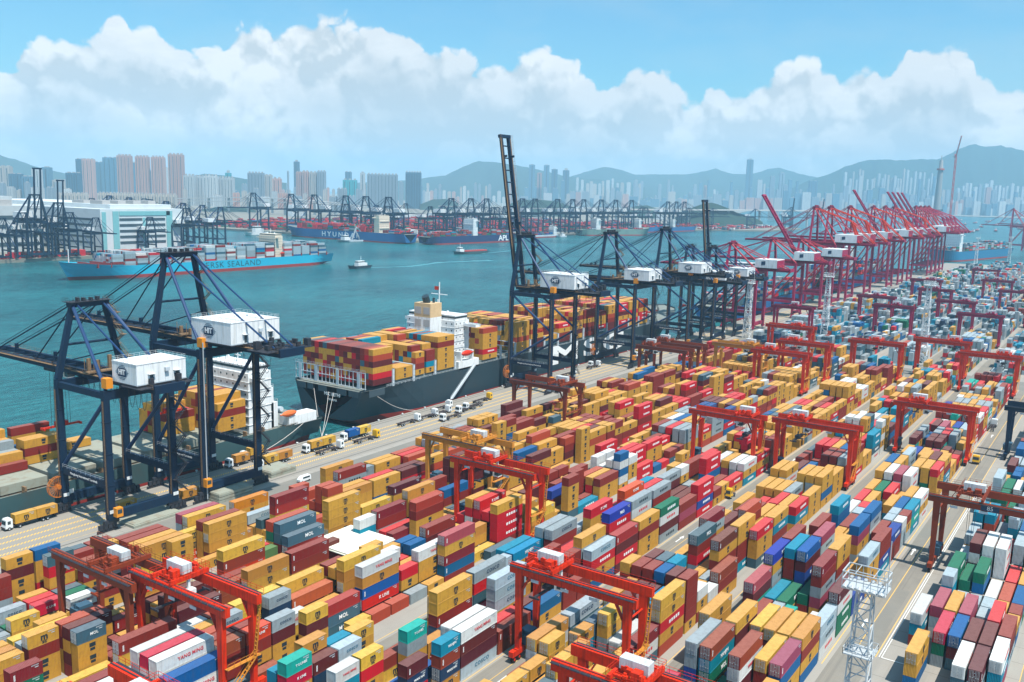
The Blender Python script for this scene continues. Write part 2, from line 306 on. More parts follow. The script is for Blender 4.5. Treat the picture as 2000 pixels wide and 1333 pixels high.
RAILM = mat('rail_slot', (0.05, 0.05, 0.05), 0.6, dirt=0)
b = MB()   # terminal slab as one sheet with a quay wall
b.prism([(-900, -1400), (1640, -1400), (1640, 100), (1600, QY), (-900, QY)], -9, 0.0)
tag(b.build('ground', CONC), kind='structure')
b = MB(); b.poly([(-900, 229.2, .004), (1600, 229.2, .004), (1600, QY-1.2, .004), (-900, QY-1.2, .004)]); tag(b.build('quay_apron', APRON), kind='structure')
b = MB()
for i in range(110):            # coping, fender blocks and bollards belong to the quay wall
    x = 40+i*14.0
    b.box(x, QY, -3.2, x+1.6, QY+1.1, -0.3, 1)
b.box(-400, QY-1.2, 0.0, 1600, QY+.05, 0.28, 0)
tag(b.build('quay_edge', [APRON, BLACK]), kind='structure')
rd = MB(); ln = MB(); wl = MB()
def strip(mb, x0, x1, y0, y1, z): mb.poly([(x0, y0, z), (x1, y0, z), (x1, y1, z), (x0, y1, z)])
LANES = [(-60, 1500, 37.8, 45.2), (-60, 1500, 95.0, 101.6), (-60, 1500, 66.5, 72.0), (-60, 1500, 121.5, 126.5), (-60, 1500, 151.5, 157.0), (-60, 1500, 178.0, 184.0), (-60, 1500, 4.0, 11.0)]
for x0, x1, y0, y1 in LANES: strip(rd, x0, x1, y0, y1, .004)
tag(rd.build('road', ASPH), kind='structure')
rd = MB(); strip(rd, 196, 236, 38.6, 41.6, .008); strip(rd, 262, 330, 42, 45, .008); strip(rd, 540, 566, 12, 200, .008); strip(rd, -60, 1560, 216.0, 226.0, .008)
tag(rd.build('road_patch', mat('patched_asphalt', (0.20, 0.19, 0.165), 0.85, dirt=0.4, dscale=0.1, dcol=(0.28, 0.26, 0.22))), kind='structure')
for y in (46.2, 41.9, 37.6): strip(ln, 196 if y < 42 else 186, 540, y-.09, y+.09, .014)
for y in (106.1, 102.2, 98.4, 95.4): strip(ln, 60, 540, y-3.9-.07, y-3.9+.07, .014)
for y in (72.6, 66.8, 127.4, 121.8, 157.2, 151.8, 184.6, 178.4, 4.6, 11.0): strip(ln, 60, 540, y-.07, y+.07, .014)
for y in (37.0, 36.5): strip(wl, 196.5, 330, y-.08, y+.08, .014)
wl.poly([(196.4, 36.4, .014), (196.7, 36.4, .014), (196.7, 30, .014), (196.4, 30, .014)])
for y in (248.2, 244.3, 240.4, 236.5):       # slanted hatching between the truck lanes
    k = 0
    while 60+k*.95 < 900:
        x = 60+k*.95; ln.poly([(x, y-.5, .012), (x+.5, y-.5, .012), (x+1.5, y+.5, .012), (x+1.0, y+.5, .012)]); k += 1
strip(ln, 60, 1500, 232.9, 233.0, .012)
for x, y in ((208, 43.6), (262, 43.6), (316, 43.6), (420, 43.6), (214, 99.0), (230, 99.8), (330, 99.0)):        # lane arrows
    wl.poly([(x, y-.16, .016), (x+4, y-.16, .016), (x+4, y+.16, .016), (x, y+.16, .016)]); wl.poly([(x+3.8, y-.6, .016), (x+6, y, .016), (x+3.8, y+.6, .016)])
tag(ln.build('yellow_markings', YEL), kind='structure'); tag(wl.build('white_markings', WHL), kind='structure')
rl = MB(); strip(rl, -400, 1560, 230.2, 230.55, .010); strip(rl, -400, 1560, 253.8, 254.15, .010); tag(rl.build('crane_rails', RAILM), kind='structure')
SLAB = mat('slab_joint', (0.17, 0.155, 0.13), 0.9, dirt=0)
jt = MB()
for x in range(60, 540, 8):
    strip(jt, x, x+.12, 10, 37, .002); strip(jt, x, x+.1, 186, 229, .002)
for y in (16, 22, 30, 188, 200, 212, 222): strip(jt, 60, 540, y, y+.1, .0025)
tag(jt.build('slab_joints', SLAB), kind='structure')

# wake foam, far ship channel
FOAM = mat('wake_foam', (0.08, 0.26, 0.29), 0.5, dirt=0.75, dscale=0.06, dcol=(0.02, 0.20, 0.235))
def wake(pts, w0, w1):
    m = MB(); n = len(pts); rnd = random.Random(5)
    L = []; Rr = []
    for i, (x, y) in enumerate(pts):
        a = Vector(pts[max(0, i-1)]); c = Vector(pts[min(n-1, i+1)]); d = (c-a).normalized(); nn = Vector((-d.y, d.x)); w = w0+(w1-w0)*i/(n-1)
        w *= rnd.uniform(.6, 1.2); p = Vector((x, y)); L.append(p+nn*w); Rr.append(p-nn*w)
    for i in range(n-1): m.poly([(*Rr[i], WZ+.05), (*Rr[i+1], WZ+.05), (*L[i+1], WZ+.05), (*L[i], WZ+.05)])
    tag(m.build('wake', FOAM), kind='structure')
def wpts(P, n=16):
    q = []; a = [at(u, v, WZ) for u, v in P]
    for i in range(len(a)-1):
        for k in range(n): p = a[i].lerp(a[i+1], k/n); q.append((p.x, p.y))
    q.append((a[-1].x, a[-1].y)); return q
wake(wpts([(722, 523), (800, 521), (860, 513), (960, 509)], 10), 2, 7)
wake(wpts([(940, 496), (990, 491), (1060, 486)], 8), 1.5, 3)

# far shore: terminal land across the channel, city land, hills
LAND = mat('far_ground', (0.24, 0.22, 0.18), 0.9, dirt=0.5, dscale=0.004, dcol=(0.14, 0.16, 0.12))
GREEN = mat('wooded_hillside', (0.022, 0.045, 0.034), 0.95, dirt=0.7, dscale=0.010, dcol=(0.018, 0.045, 0.02))
b = MB(); b.prism([(-700, 1128), (640, 1140), (930, 1150), (930, 1650), (1130, 1800), (1330, 1800), (1330, 1140), (1700, 1150), (2560, 1075), (2680, 925), (3000, 925), (3600, 1500), (9500, 3300), (9500, 15000), (-2900, 15000), (-2900, 1128)], -9, 0.0)
tag(b.build('far_shore', LAND), kind='structure')
b = MB()
pi_ = [at(1480, 430, 0), at(1600, 424, 0), at(1860, 423, 0), at(2100, 427, 0), at(2500, 436, 0)]
b.prism([(6400, 3300), (7000, 1900), (7050, 900), (6600, -700), (6200, -2500), (5600, -7000), (15000, -9000), (25000, 3000), (16000, 9000), (9000, 4500)], -9, 0.5)
tag(b.build('island_shore', LAND), kind='structure')
def ridge(name, pts, D, depth, base=0.0, seed=1, n=None, rough=1.0):
    """solid ridge: crest follows compass directions at distance D, slopes fall to both sides"""
    rnd = random.Random(seed); m = MB(); P = []
    for i in range(len(pts)-1):
        (u0, v0), (u1, v1) = pts[i], pts[i+1]; k = max(2, int(abs(u1-u0)/9))
        for j in range(k): P.append((u0+(u1-u0)*j/k, v0+(v1-v0)*j/k))
    P.append(pts[-1]); rows = []; prof = [(-1.0, 0), (-.82, .10), (-.62, .27), (-.45, .42), (-.28, .62), (-.12, .86), (0, 1), (.3, .7), (1, 0)]
    off = [rnd.uniform(-1, 1) for _ in P]
    for k in range(3): off = [(off[max(0, i-1)]+off[i]+off[min(len(off)-1, i+1)])/3 for i in range(len(off))]
    for i, (u, v) in enumerate(P):
        c = atd(u, v, D); h = max(c.z-base, 5); dirv = Vector((ray(u, v).x, ray(u, v).y, 0)).normalized(); col = []
        for (t, q) in prof:
            sp = off[i]*2.2*(1-abs(t))*(t < 0) if abs(t) > .05 else 0
            hh = base+h*q*(1+(rnd.uniform(-.10, .10)+sp*.12*rough if 0.05 < q < .95 else 0))+(rnd.uniform(-.012, .012)*h if q == 1 else 0)
            p = Vector((c.x, c.y, 0))+dirv*(t*depth)*(1+ (off[i]*.5 if t < 0 else 0)); col.append((p.x, p.y, hh if q > 0 else base-3))
        rows.append(col)
    i0 = len(m.v)
    for c in rows: m.v += c
    w = len(prof)
    for i in range(len(rows)-1):
        for j in range(w-1):
            a = i*w+j; m.f.append([a, a+1, a+w+1, a+w][::-1]); m.m.append(0)
    o = m.build(name, GREEN)
    for p in o.data.polygons: p.use_smooth = True
    return tag(o, kind='structure')
ridge('hills', [(-260, 330), (-120, 312), (0, 304), (30, 312), (70, 326), (130, 340), (200, 352)], 7800, 1500, 0, 3)
ridge('hills', [(330, 352), (400, 340), (440, 343), (480, 350), (560, 358)], 7200, 900, 0, 4)
ridge('hills', [(690, 358), (800, 352), (870, 343), (905, 325), (935, 315), (965, 317), (1010, 323), (1060, 334), (1100, 344), (1180, 352), (1260, 366)], 9300, 1700, 0, 5)
ridge('hills', [(1060, 372), (1110, 347), (1150, 334), (1180, 326), (1205, 330), (1240, 341), (1300, 341), (1340, 341), (1370, 336), (1398, 330), (1430, 340), (1465, 341), (1500, 331), (1522, 327), (1560, 340), (1590, 346), (1640, 352)], 10800, 1900, 0, 6)
ridge('hills', [(1540, 372), (1580, 352), (1620, 340), (1650, 326), (1690, 314), (1730, 312), (1770, 314), (1800, 311), (1830, 312), (1852, 302), (1880, 288), (1905, 282), (1925, 287), (1955, 285), (1985, 291), (2040, 300), (2130, 318), (2300, 330), (2500, 372)], 9000, 1650, 0, 7)
ridge('island_hill', [(1315, 428), (1335, 412), (1352, 406), (1372, 399), (1390, 396), (1403, 400), (1420, 406), (1440, 416), (1470, 424), (1490, 434)], 3050, 170, 0, 8)
ridge('green_knoll', [(1225, 412), (1240, 403), (1265, 402), (1285, 408), (1300, 416)], 3900, 200, 0, 9)
ridge('green_knoll', [(985, 404), (1010, 392), (1050, 390), (1090, 394), (1110, 402), (1130, 408)], 3900, 220, 0, 10)
ridge('green_knoll', [(395, 412), (420, 405), (450, 403), (480, 407), (500, 412)], 3400, 140, 0, 11)
ridge('green_knoll', [(820, 400), (845, 390), (870, 389), (895, 396)], 4500, 200, 0, 12)

# ------------------------------------------------------------ buildings across the water
def wmat(name, wall, win, px=9.0, pz=3.2, mix=0.5, dirt=.15):
    if name in MATS: return MATS[name]
    m = bpy.data.materials.new(name); m.use_nodes = True; t = m.node_tree; bs = t.nodes['Principled BSDF']; bs.inputs['Roughness'].default_value = 0.6
    tcn = N(t, 'ShaderNodeTexCoord'); sp = N(t, 'ShaderNodeSeparateXYZ'); LK(t, tcn.outputs['Object'], sp.inputs[0]); sn = N(t, 'ShaderNodeSeparateXYZ'); LK(t, tcn.outputs['Normal'], sn.inputs[0])
    ax = math_(t, 'GREATER_THAN', math_(t, 'ABSOLUTE', sn.outputs[0]), 0.5); up = math_(t, 'LESS_THAN', sn.outputs[2], 0.5)
    co = math_(t, 'ADD', math_(t, 'MULTIPLY', sp.outputs[0], math_(t, 'SUBTRACT', 1.0, ax)), math_(t, 'MULTIPLY', sp.outputs[1], ax))
    a = math_(t, 'GREATER_THAN', math_(t, 'FRACT', math_(t, 'DIVIDE', co, px)), 1-mix); c = math_(t, 'GREATER_THAN', math_(t, 'FRACT', math_(t, 'DIVIDE', sp.outputs[2], pz)), 0.35)
    f = math_(t, 'MULTIPLY', math_(t, 'MULTIPLY', a, c), up)
    oi = N(t, 'ShaderNodeObjectInfo'); h = N(t, 'ShaderNodeHueSaturation'); h.inputs['Color'].default_value = (*wall, 1); LK(t, math_(t, 'ADD', 0.85, math_(t, 'MULTIPLY', oi.outputs['Random'], .3)), h.inputs['Value'])
    mx = N(t, 'ShaderNodeMix', data_type='RGBA'); LK(t, f, mx.inputs[0]); LK(t, h.outputs[0], mx.inputs[6]); mx.inputs[7].default_value = (*win, 1); LK(t, mx.outputs[2], bs.inputs['Base Color'])
    MATS[name] = m; return m
BM = {'pink': wmat('pink_tiled_wall', (0.50, 0.27, 0.20), (0.22, 0.22, 0.24), 10, 3.2, .35), 'beige': wmat('beige_wall', (0.46, 0.40, 0.33), (0.22, 0.24, 0.26), 8, 3.0, .4),
      'white': wmat('white_rendered_wall', (0.50, 0.51, 0.49), (0.25, 0.28, 0.30), 8, 3.0, .35), 'blue': wmat('blue_glass_wall', (0.10, 0.22, 0.30), (0.05, 0.12, 0.18), 7, 3.6, .6),
      'teal': wmat('teal_netted_scaffold', (0.03, 0.34, 0.36), (0.02, 0.2, 0.25), 9, 3.5, .5), 'grey': wmat('grey_wall', (0.24, 0.29, 0.32), (0.16, 0.2, 0.24), 8, 3.2, .45), 'slate': wmat('slate_glass_wall', (0.055, 0.13, 0.19), (0.03, 0.08, 0.12), 9, 4, .5)}
VOIDM = mat('window_band', (0.05, 0.075, 0.09), 0.5, dirt=0)
ROOFM = mat('roof_plant', (0.42, 0.40, 0.38), 0.8, dirt=.2)
_bn = {}
def tower(u0, u1, vt, D, kind, label, nb=3, crown=0, group=None, cat='tower block', vb=None, depth=None, name='apartment_tower', parts=True):
    c = atd((u0+u1)/2, vt, D); w = (u1-u0)/FPX*D*0.97; h = c.z; dp = depth or min(w, 34)
    th = atan2(_F.y, _F.x)-pi/2; base = Vector((c.x, c.y, 0))
    r = empty(name, base, th, label, cat, group) if parts else None
    bw = w/nb; m = MB()
    m.box(-w/2+bw*.12, 2, 0, w/2-bw*.12, dp-2, h)
    for k in range(nb):
        x = -w/2+k*bw; m.box(x+bw*.10, 0, 0, x+bw*.90, dp, h-(3 if k % 2 else 0))
    rf = MB()
    for k in range(nb): x = -w/2+k*bw; rf.box(x+bw*.3, dp*.3, h, x+bw*.7, dp*.7, h+4+crown)
    if crown > 8: rf.tube((0, dp/2, h+crown), (0, dp/2, h+crown*2.2), .9, 6)
    if parts:
        m.build('wall', BM[kind], r); rf.build('roof_block', ROOFM, r)
        s = MB()
        for k in range(nb): x = -w/2+k*bw; s.box(x+bw*.42, -.35, 6, x+bw*.58, 1, h-8)
        s.build('window_strip', VOIDM, r)
    else:
        i = len(m.v); m.v += rf.v; m.f += [[q+i for q in f] for f in rf.f]; m.m += [1]*len(rf.f)
        r = m.build(name, [BM[kind], ROOFM], None, base, th); tag(r, label, cat, group)
    return r
T = tower
PK = [(146, 158, 312, 4300, 'leftmost'), (158, 181, 316, 4350, 'second from left')]
T(-4, 18, 325, 3900, 'beige', 'beige tower block at the far left edge of the skyline', 2)
T(14, 40, 340, 3700, 'slate', 'dark glass office block beside the beige tower at far left', 2)
T(40, 60, 345, 3600, 'blue', 'low blue office block behind the first raised far crane', 2)
T(60, 76, 330, 3900, 'white', 'pale slab tower between the two raised far cranes', 2)
T(79, 97, 327, 4000, 'blue', 'narrow blue glass tower left of the dark blue block', 1)
T(100, 127, 352, 4000, 'beige', 'low pinkish slab behind the warehouse roof', 3)
T(126, 154, 338, 3500, 'slate', 'dark blue glass block in front of the pink towers', 3)
T(146, 160, 311, 4500, 'slate', 'blue sided tower, leftmost of the tall group', 2)
T(158, 181, 311, 4450, 'pink', 'pink stepped tower, second of the tall group', 3)
T(180, 200, 317, 4700, 'blue', 'blue glass tower behind the pink stepped one', 2)
T(198, 227, 308, 4600, 'blue', 'wide blue green tower in the middle of the tall group', 3)
T(226, 254, 304, 4200, 'pink', 'wide pink tower with pale ribs right of the blue green one', 4, 3)
T(262, 288, 306, 4250, 'pink', 'pink tower, third from the right of the tall group', 4, 3)
T(293, 319, 307, 4250, 'pink', 'pink tower, second from the right of the tall group', 4, 3)
T(326, 356, 302, 4100, 'pink', 'tallest pink tower, last on the right of the group', 4, 3)
T(252, 264, 318, 4800, 'blue', 'slim blue tower in the first gap of the pink group', 1)
T(287, 295, 334, 4900, 'blue', 'slim blue tower in the second gap of the pink group', 1)
T(319, 327, 328, 4900, 'white', 'slim white tower in the last gap of the pink group', 1)
T(187, 345, 379, 3000, 'beige', 'long cream row of old slab blocks under the pink towers', 22, 0, depth=20, name='slab_block_row')
T(108, 170, 378, 3100, 'beige', 'shorter cream slab row left of the long one', 8, 0, depth=20, name='slab_block_row')
T(357, 378, 343, 4000, 'white', 'white estate block beside the tallest pink tower', 3, 3)
T(379, 396, 345, 4050, 'white', 'white estate block, second from the left of its row', 3, 3)
T(396, 423, 344, 3950, 'white', 'wide white estate block in the middle of its row', 4, 3)
T(424, 455, 348, 4000, 'white', 'white estate block at the right end of its row', 5, 3)
T(438, 450, 338, 4800, 'teal', 'small teal scaffolded tower with an aerial behind the white estate', 1, 9)
T(482, 514, 338, 4300, 'grey', 'grey blue residential slab left of the hazy gap', 5, 2)
T(515, 530, 342, 4500, 'beige', 'slender beige tower right of the grey blue slab', 2)
T(531, 548, 349, 4300, 'pink', 'stubby pink tower with a pointed top', 2, 3)
T(560, 564, 335, 5000, 'grey', 'very thin grey chimney like tower', 1, name='thin_tower')
T(572, 584, 316, 5200, 'slate', 'tall rounded dark tower standing alone above the pink row', 1, 6, name='office_tower')
T(577, 588, 336, 4400, 'pink', 'pink tower, left of the four beside the dark tower', 2)
T(589, 602, 335, 4400, 'pink', 'pink tower, second of the four beside the dark tower', 2, 2)
T(603, 617, 337, 4400, 'beige', 'beige tower, third of the four beside the dark tower', 2, 2)
T(618, 635, 335, 4400, 'grey', 'grey pink tower, last of the four beside the dark tower', 3, 2)
T(673, 686, 336, 5200, 'blue', 'hazy blue tower with a flat top left of the teal site', 2)
T(668, 697, 352, 4400, 'teal', 'unfinished tower wrapped in bright teal netting', 3, 3)
T(702, 713, 338, 4600, 'white', 'pale slim tower at the left end of the striped wall', 1, 2)
T(715, 777, 341, 4400, 'grey', 'broad row of grey green striped towers joined as a wall', 9, 2, name='tower_row')
T(791, 823, 337, 4500, 'slate', 'dark ribbed tower standing apart right of the striped wall', 6, 3)
T(1001, 1010, 326, 6800, 'grey', 'hazy grey tower right behind the raised boom', 1)
T(1032, 1047, 322, 6900, 'blue', 'left of two tall twin glass towers behind the crane', 1, name='office_tower')
T(1048, 1060, 338, 7000, 'pink', 'pinkish block between the twin glass towers', 1, name='office_tower')
T(1061, 1075, 323, 6900, 'blue', 'right of two tall twin glass towers behind the crane', 1, name='office_tower')
T(1076, 1091, 331, 6700, 'slate', 'dark glass slab next to the unfinished tower', 1, name='office_tower')
T(1098, 1114, 333, 6700, 'slate', 'unfinished office tower with a cap of site cranes', 1, 10, name='office_tower')
T(1459, 1474, 312, 8200, 'slate', 'tallest rounded tower of the island skyline', 1, 6, name='office_tower')
T(1523, 1535, 338, 7900, 'grey', 'tall grey office tower right of the tallest one', 1, 2, name='office_tower')
T(1581, 1599, 354, 7600, 'slate', 'dark blue hazy block behind the crimson cranes', 2, 0, name='office_tower')
# mid and low rise fabric of the city and the island
rc = random.Random(11)
def pick(r, s): return s[int(r.random()*len(s))]
n = 0
HL = ['pale', 'beige', 'grey', 'grey', 'pinkish', 'bluish', 'bluish']
HB = {'pale': 'white', 'beige': 'beige', 'grey': 'grey', 'white': 'white', 'pinkish': 'pink', 'bluish': 'blue'}
def crowd(u0, u1, step, vt, D, where, hue, wd=(5, 11), bias=0.0):
    u = u0
    while u < u1:
        w = rc.uniform(*wd); hh = pick(rc, hue); v = vt[1]-(vt[1]-vt[0])*rc.random()**1.6
        key = (where, hh, 'tall' if v < (vt[0]*2+vt[1])/3 else 'low' if v > (vt[0]+2*vt[1])/3 else 'mid height')
        _bn[key] = _bn.get(key, 0)+1
        T(u, u+w, v, rc.uniform(*D), HB[hh], f'hazy {key[2]} {hh} block {where}', max(1, int(w/5)), 0, group=where, cat='building', name='city_building', parts=False, depth=25)
        u += w+rc.uniform(0, step)
crowd(-8, 150, 8, (356, 372), (3300, 3700), 'among low rooftops at the far left', HL[:4], (8, 20))
crowd(356, 700, 5, (368, 386), (3500, 4300), 'below the estates in the middle left', HL[:5], (7, 20))
crowd(455, 830, 7, (352, 378), (4600, 5600), 'in the haze behind the left towers', HL, (5, 11))
crowd(824, 1000, 2, (350, 386), (5500, 6800), 'under the left hill', HL[:5], (4, 9))
crowd(1000, 1240, 3, (352, 388), (6500, 7400), 'right of the raised boom', HL, (4, 10))
crowd(1125, 1250, 5, (345, 360), (7600, 8300), 'at the foot of the middle hill', ['pale', 'white', 'beige'], (5, 10))
crowd(1240, 1480, 3, (350, 392), (7200, 8400), 'left of the tallest island tower', HL, (4, 9))
crowd(1480, 1660, 1.5, (338, 390), (7300, 8000), 'right of the tallest island tower', HL, (4, 12))
crowd(1640, 1830, 1.0, (342, 395), (7000, 7700), 'behind the crimson crane row', HL, (3.5, 11))
crowd(1650, 1830, 6, (330, 352), (7900, 8200), 'on the slope left of the pylon', ['pale', 'white', 'beige'], (3, 6))
crowd(1840, 2010, 1.0, (360, 398), (6900, 7500), 'under the big hill at the right', HL, (4, 12))
crowd(1870, 2010, 8, (352, 368), (7700, 7900), 'on the foot of the big hill', ['pale', 'white', 'grey'], (4, 9))
crowd(1700, 1990, 9, (394, 408), (6800, 6900), 'along the island waterfront', ['pale', 'grey', 'bluish', 'white'], (8, 22))

crowd(1000, 1240, 1, (368, 390), (6300, 6900), 'before the towers by the raised boom', HL, (8, 18))
crowd(1240, 1650, 1, (372, 394), (6900, 7200), 'along the middle island shore', HL, (8, 18))
crowd(1650, 2010, 2, (380, 400), (6700, 6900), 'along the island shore at right', HL, (7, 15))

_lb = {}
for o in list(COL.objects):
    if o.name.startswith('city_building'): _lb.setdefault(o['label'], []).append(o)
for lb, L_ in _lb.items():
    if len(L_) > 1:
        for i, o in enumerate(L_): o['label'] = lb.replace('hazy ', '').replace(' block ', ' block, ' + (ORD[i+1] if i < 20 else 'last') + ' from left, ')
# big white logistics warehouse
ww = empty('warehouse', (700, 1190, 0), 0, 'huge white warehouse with long dark storey slots and a flat roof', 'warehouse')
p0 = at(184, 487, 0); p1 = at(352, 479, 0)
wx0, wy0 = 712, 1172; ww.location = (wx0, wy0, 0); LW = 130; HW = 60
m = MB(); m.box(0, 0, 0, LW, 380, HW); m.box(20, 8, HW, LW-14, 370, HW+6); m.build('wall', mat('warehouse_wall', (0.60, 0.64, 0.64), .7, dirt=.2, dscale=.05), ww)
m = MB(); TEALW = mat('teal_cladding', (0.20, 0.46, 0.47), .6, dirt=.2)
m.box(2, -.6, 0, 8, 0, HW-4); m.box(28, -.7, HW-9, LW-22, 0, HW-3); m.box(64, -1, 4, 68, 0, HW-12); m.box(LW-28, -.7, 0, LW-18, 0, HW-3); m.box(18, -.8, 0, 27, 0, HW-3)
m.build('cladding', TEALW, ww)
for z in (12, 20, 28, 36, 44):
    for x0_, x1_ in ((28, 63), (69, LW-30)): m = MB(); m.box(x0_, -.5, z, x1_, 1.5, z+3.4); m.build('storey_opening', VOIDM, ww)
    m = MB(); m.box(-.5, 20, z, 0, 360, z+3); m.build('side_opening', VOIDM, ww)
m = MB()
for k in range(4): m.box(22+k*24, 30, HW+6, 34+k*24, 60, HW+11)
for k in range(4): m.box(30+k*19, 90, HW+6, 40+k*19, 120, HW+10)
m.build('roof_house', ROOFM, ww)
w2 = empty('warehouse', (280, 1260, 0), 0, 'older grey white warehouse with rooftop satellite dishes at the far left', 'warehouse')
m = MB(); m.box(0, 0, 0, 400, 330, 62); m.box(20, 20, 62, 180, 300, 70); m.box(220, 40, 62, 380, 300, 74); m.build('wall', mat('warehouse_grey_wall', (0.47, 0.50, 0.50), .7, dirt=.3, dscale=.05), w2)
for z in (8, 20, 32, 44): m = MB(); m.box(10, -.6, z, 392, 1, z+5); m.build('storey_opening', VOIDM, w2)
for x, y in ((260, 10), (330, 40)):
    m = MB(); m.tube((x, y, 74), (x, y, 80), .6, 6); m.tube((x, y, 80), (x-3, y-3, 83), 1.5, 14, r2=6.5); m.build('satellite_dish', WHITE, w2)
m = MB()
for k in range(9): m.box(20+k*40, 6, 62, 42+k*40, 30, 70)
m.build('roof_house', ROOFM, w2)
for i, (u, v, wd, h, st, lb) in enumerate([(328, 412+0, 0, 0, 0, '')][:0]): pass
def lowbuild(x, y, w, d, h, label, k='white', cat='building', fl=0):
    r = empty('terminal_building', (x, y, 0), 0, label, cat); m = MB(); m.box(0, 0, 0, w, d, h); m.build('wall', WHITE if k == 'white' else ROOFM, r)
    n = fl or max(1, int(h/4)); m = MB()
    for q in range(n): m.box(w*.04, -.3, 1.2+q*h/n, w*.96, .5, 1.2+q*h/n+h/n*.42)
    m.build('window_band', VOIDM, r); m = MB(); m.box(w*.3, d*.3, h, w*.6, d*.6, h+3); m.build('roof_house', ROOFM, r)
def pxb(u, v, w, d, h, label, **k): p = at(u, v, 0); lowbuild(p.x, p.y, w, d, h, label, **k)
pxb(572, 424, 45, 25, 38, 'white six storey office block behind the loading far ship', fl=6)
pxb(793, 466, 36, 22, 16, 'white office with black window bands on the far pier head')
pxb(750, 423, 70, 40, 14, 'white shed behind the far quay cranes, left one'); pxb(795, 428, 50, 40, 12, 'white shed in the far yard, second from the left')
pxb(850, 424, 90, 40, 13, 'long white shed in the far yard before the black boom'); pxb(1100, 410, 260, 30, 12, 'very long low white shed beyond the middle far cranes')
pxb(1018, 427, 50, 30, 12, 'small white shed right of the black boom'); pxb(1290, 430, 45, 20, 36, 'pale grey storeyed block by the green hill', fl=7)
pxb(1512, 430, 60, 30, 40, 'grey storeyed block behind the first crimson cranes', k='g', fl=7)

# viaduct and bridge
BRC = mat('bridge_concrete', (0.50, 0.49, 0.46), .8, dirt=.15)
def viaduct(pts, w, th, label, piers, name='viaduct'):
    r = empty(name, (pts[0][0], pts[0][1], 0), 0, label, 'bridge'); O = Vector((pts[0][0], pts[0][1], 0)); m = MB()
    for a, b2 in zip(pts, pts[1:]): m.bar(Vector(a)-O, Vector(b2)-O, w, th)
    m.build('deck', BRC, r)
    for k in range(piers):
        t = (k+.5)/piers*(len(pts)-1); i = min(int(t), len(pts)-2); p = Vector(pts[i]).lerp(Vector(pts[i+1]), t-i)-O
        m = MB(); m.bar((p.x, p.y, 0), (p.x, p.y, p.z-th/2), 6, 6); m.build('pier', BRC, r)
def V(u, v, D): q = atd(u, v, D); return (q.x, q.y, q.z)
viaduct([V(1228, 409.5, 2900), V(1460, 411, 3050), V(1600, 412.5, 3150), V(1745, 414, 3280), V(1822, 415, 3350)], 26, 4, 'long pale bridge deck on tall piers crossing behind the far cranes', 12, 'bridge')
viaduct([V(860, 403, 3300), V(1000, 407, 3100), V(1228, 409.5, 2900)], 22, 3, 'low pale viaduct running left from the long bridge', 10)
viaduct([V(350, 388, 3400), V(480, 386, 3300), V(560, 389, 3200), V(660, 397, 3100)], 20, 3, 'upper curved motorway viaduct under the estates', 10)
viaduct([V(350, 393, 3300), V(480, 394, 3150), V(600, 397, 3000), V(700, 402, 2950)], 20, 3, 'lower curved motorway viaduct under the estates', 10)
pq = atd(1829, 415, 3350); py = empty('bridge_pylon', (pq.x, pq.y, 0), 0, 'round grey bridge pylon under construction with a red collar on top', 'pylon')
m = MB(); m.tube((0, 0, 0), (0, 0, 210), 14, 20, r2=9); m.build('shaft', mat('raw_concrete', (.30,.32,.32), .8, dirt=.2), py)
m = MB(); m.tube((0, 0, 210), (0, 0, 216), 13, 16); m.build('collar', mat('red_formwork', (0.5, .08, .04), .7), py)
m = MB(); m.tube((0, 0, 216), (0, 0, 246), 8, 12, r2=6); m.tube((0, 0, 246), (0, 0, 262), 1.2, 6); m.build('upper_formwork', ROOFM, py)
m = MB(); m.box(-60, -12, 62, 55, 12, 68); m.box(-50, -8, 56, 45, 8, 62); m.build('work_platform', NAVYD, py)
tk = empty('tower_crane', (pq.x+30, pq.y-42, 0), 0.4, 'red lattice tower crane standing beside the unfinished pylon', 'tower crane')
def lattice(mb, a, b2, w, n, t=.3, m=0, w2=None):
    a = Vector(a); b2 = Vector(b2); w2 = w2 or w; d = (b2-a).normalized(); up = Vector((0, 0, 1)) if abs(d.z) < .9 else Vector((0, 1, 0)); x = d.cross(up).normalized(); y = x.cross(d)
    def c(k, q):
        p = a.lerp(b2, k/n); ww_ = (w+(w2-w)*k/n)/2; s = ((-1, -1), (1, -1), (1, 1), (-1, 1))[q % 4]; return p+x*s[0]*ww_+y*s[1]*ww_
    for q in range(4):
        mb.bar(c(0, q), c(n, q), t, t, m)
        for k in range(n):
            mb.bar(c(k, q), c(k, q+1), t*.7, t*.7, m); mb.bar(c(k, q) if k % 2 else c(k, q+1), c(k+1, q+1) if k % 2 else c(k+1, q), t*.7, t*.7, m)
m = MB(); lattice(m, (0, 0, 0), (0, 0, 262), 5, 26, 1.0); m.build('mast', REDB, tk)
m = MB(); lattice(m, (0, 0, 262), (-48, 0, 330), 3, 10, .8); lattice(m, (0, 0, 262), (18, 0, 268), 3, 3, .8); m.build('jib', REDB, tk)
m = MB(); m.box(14, -3, 256, 20, 3, 263); m.build('counterweight', ROOFM, tk)

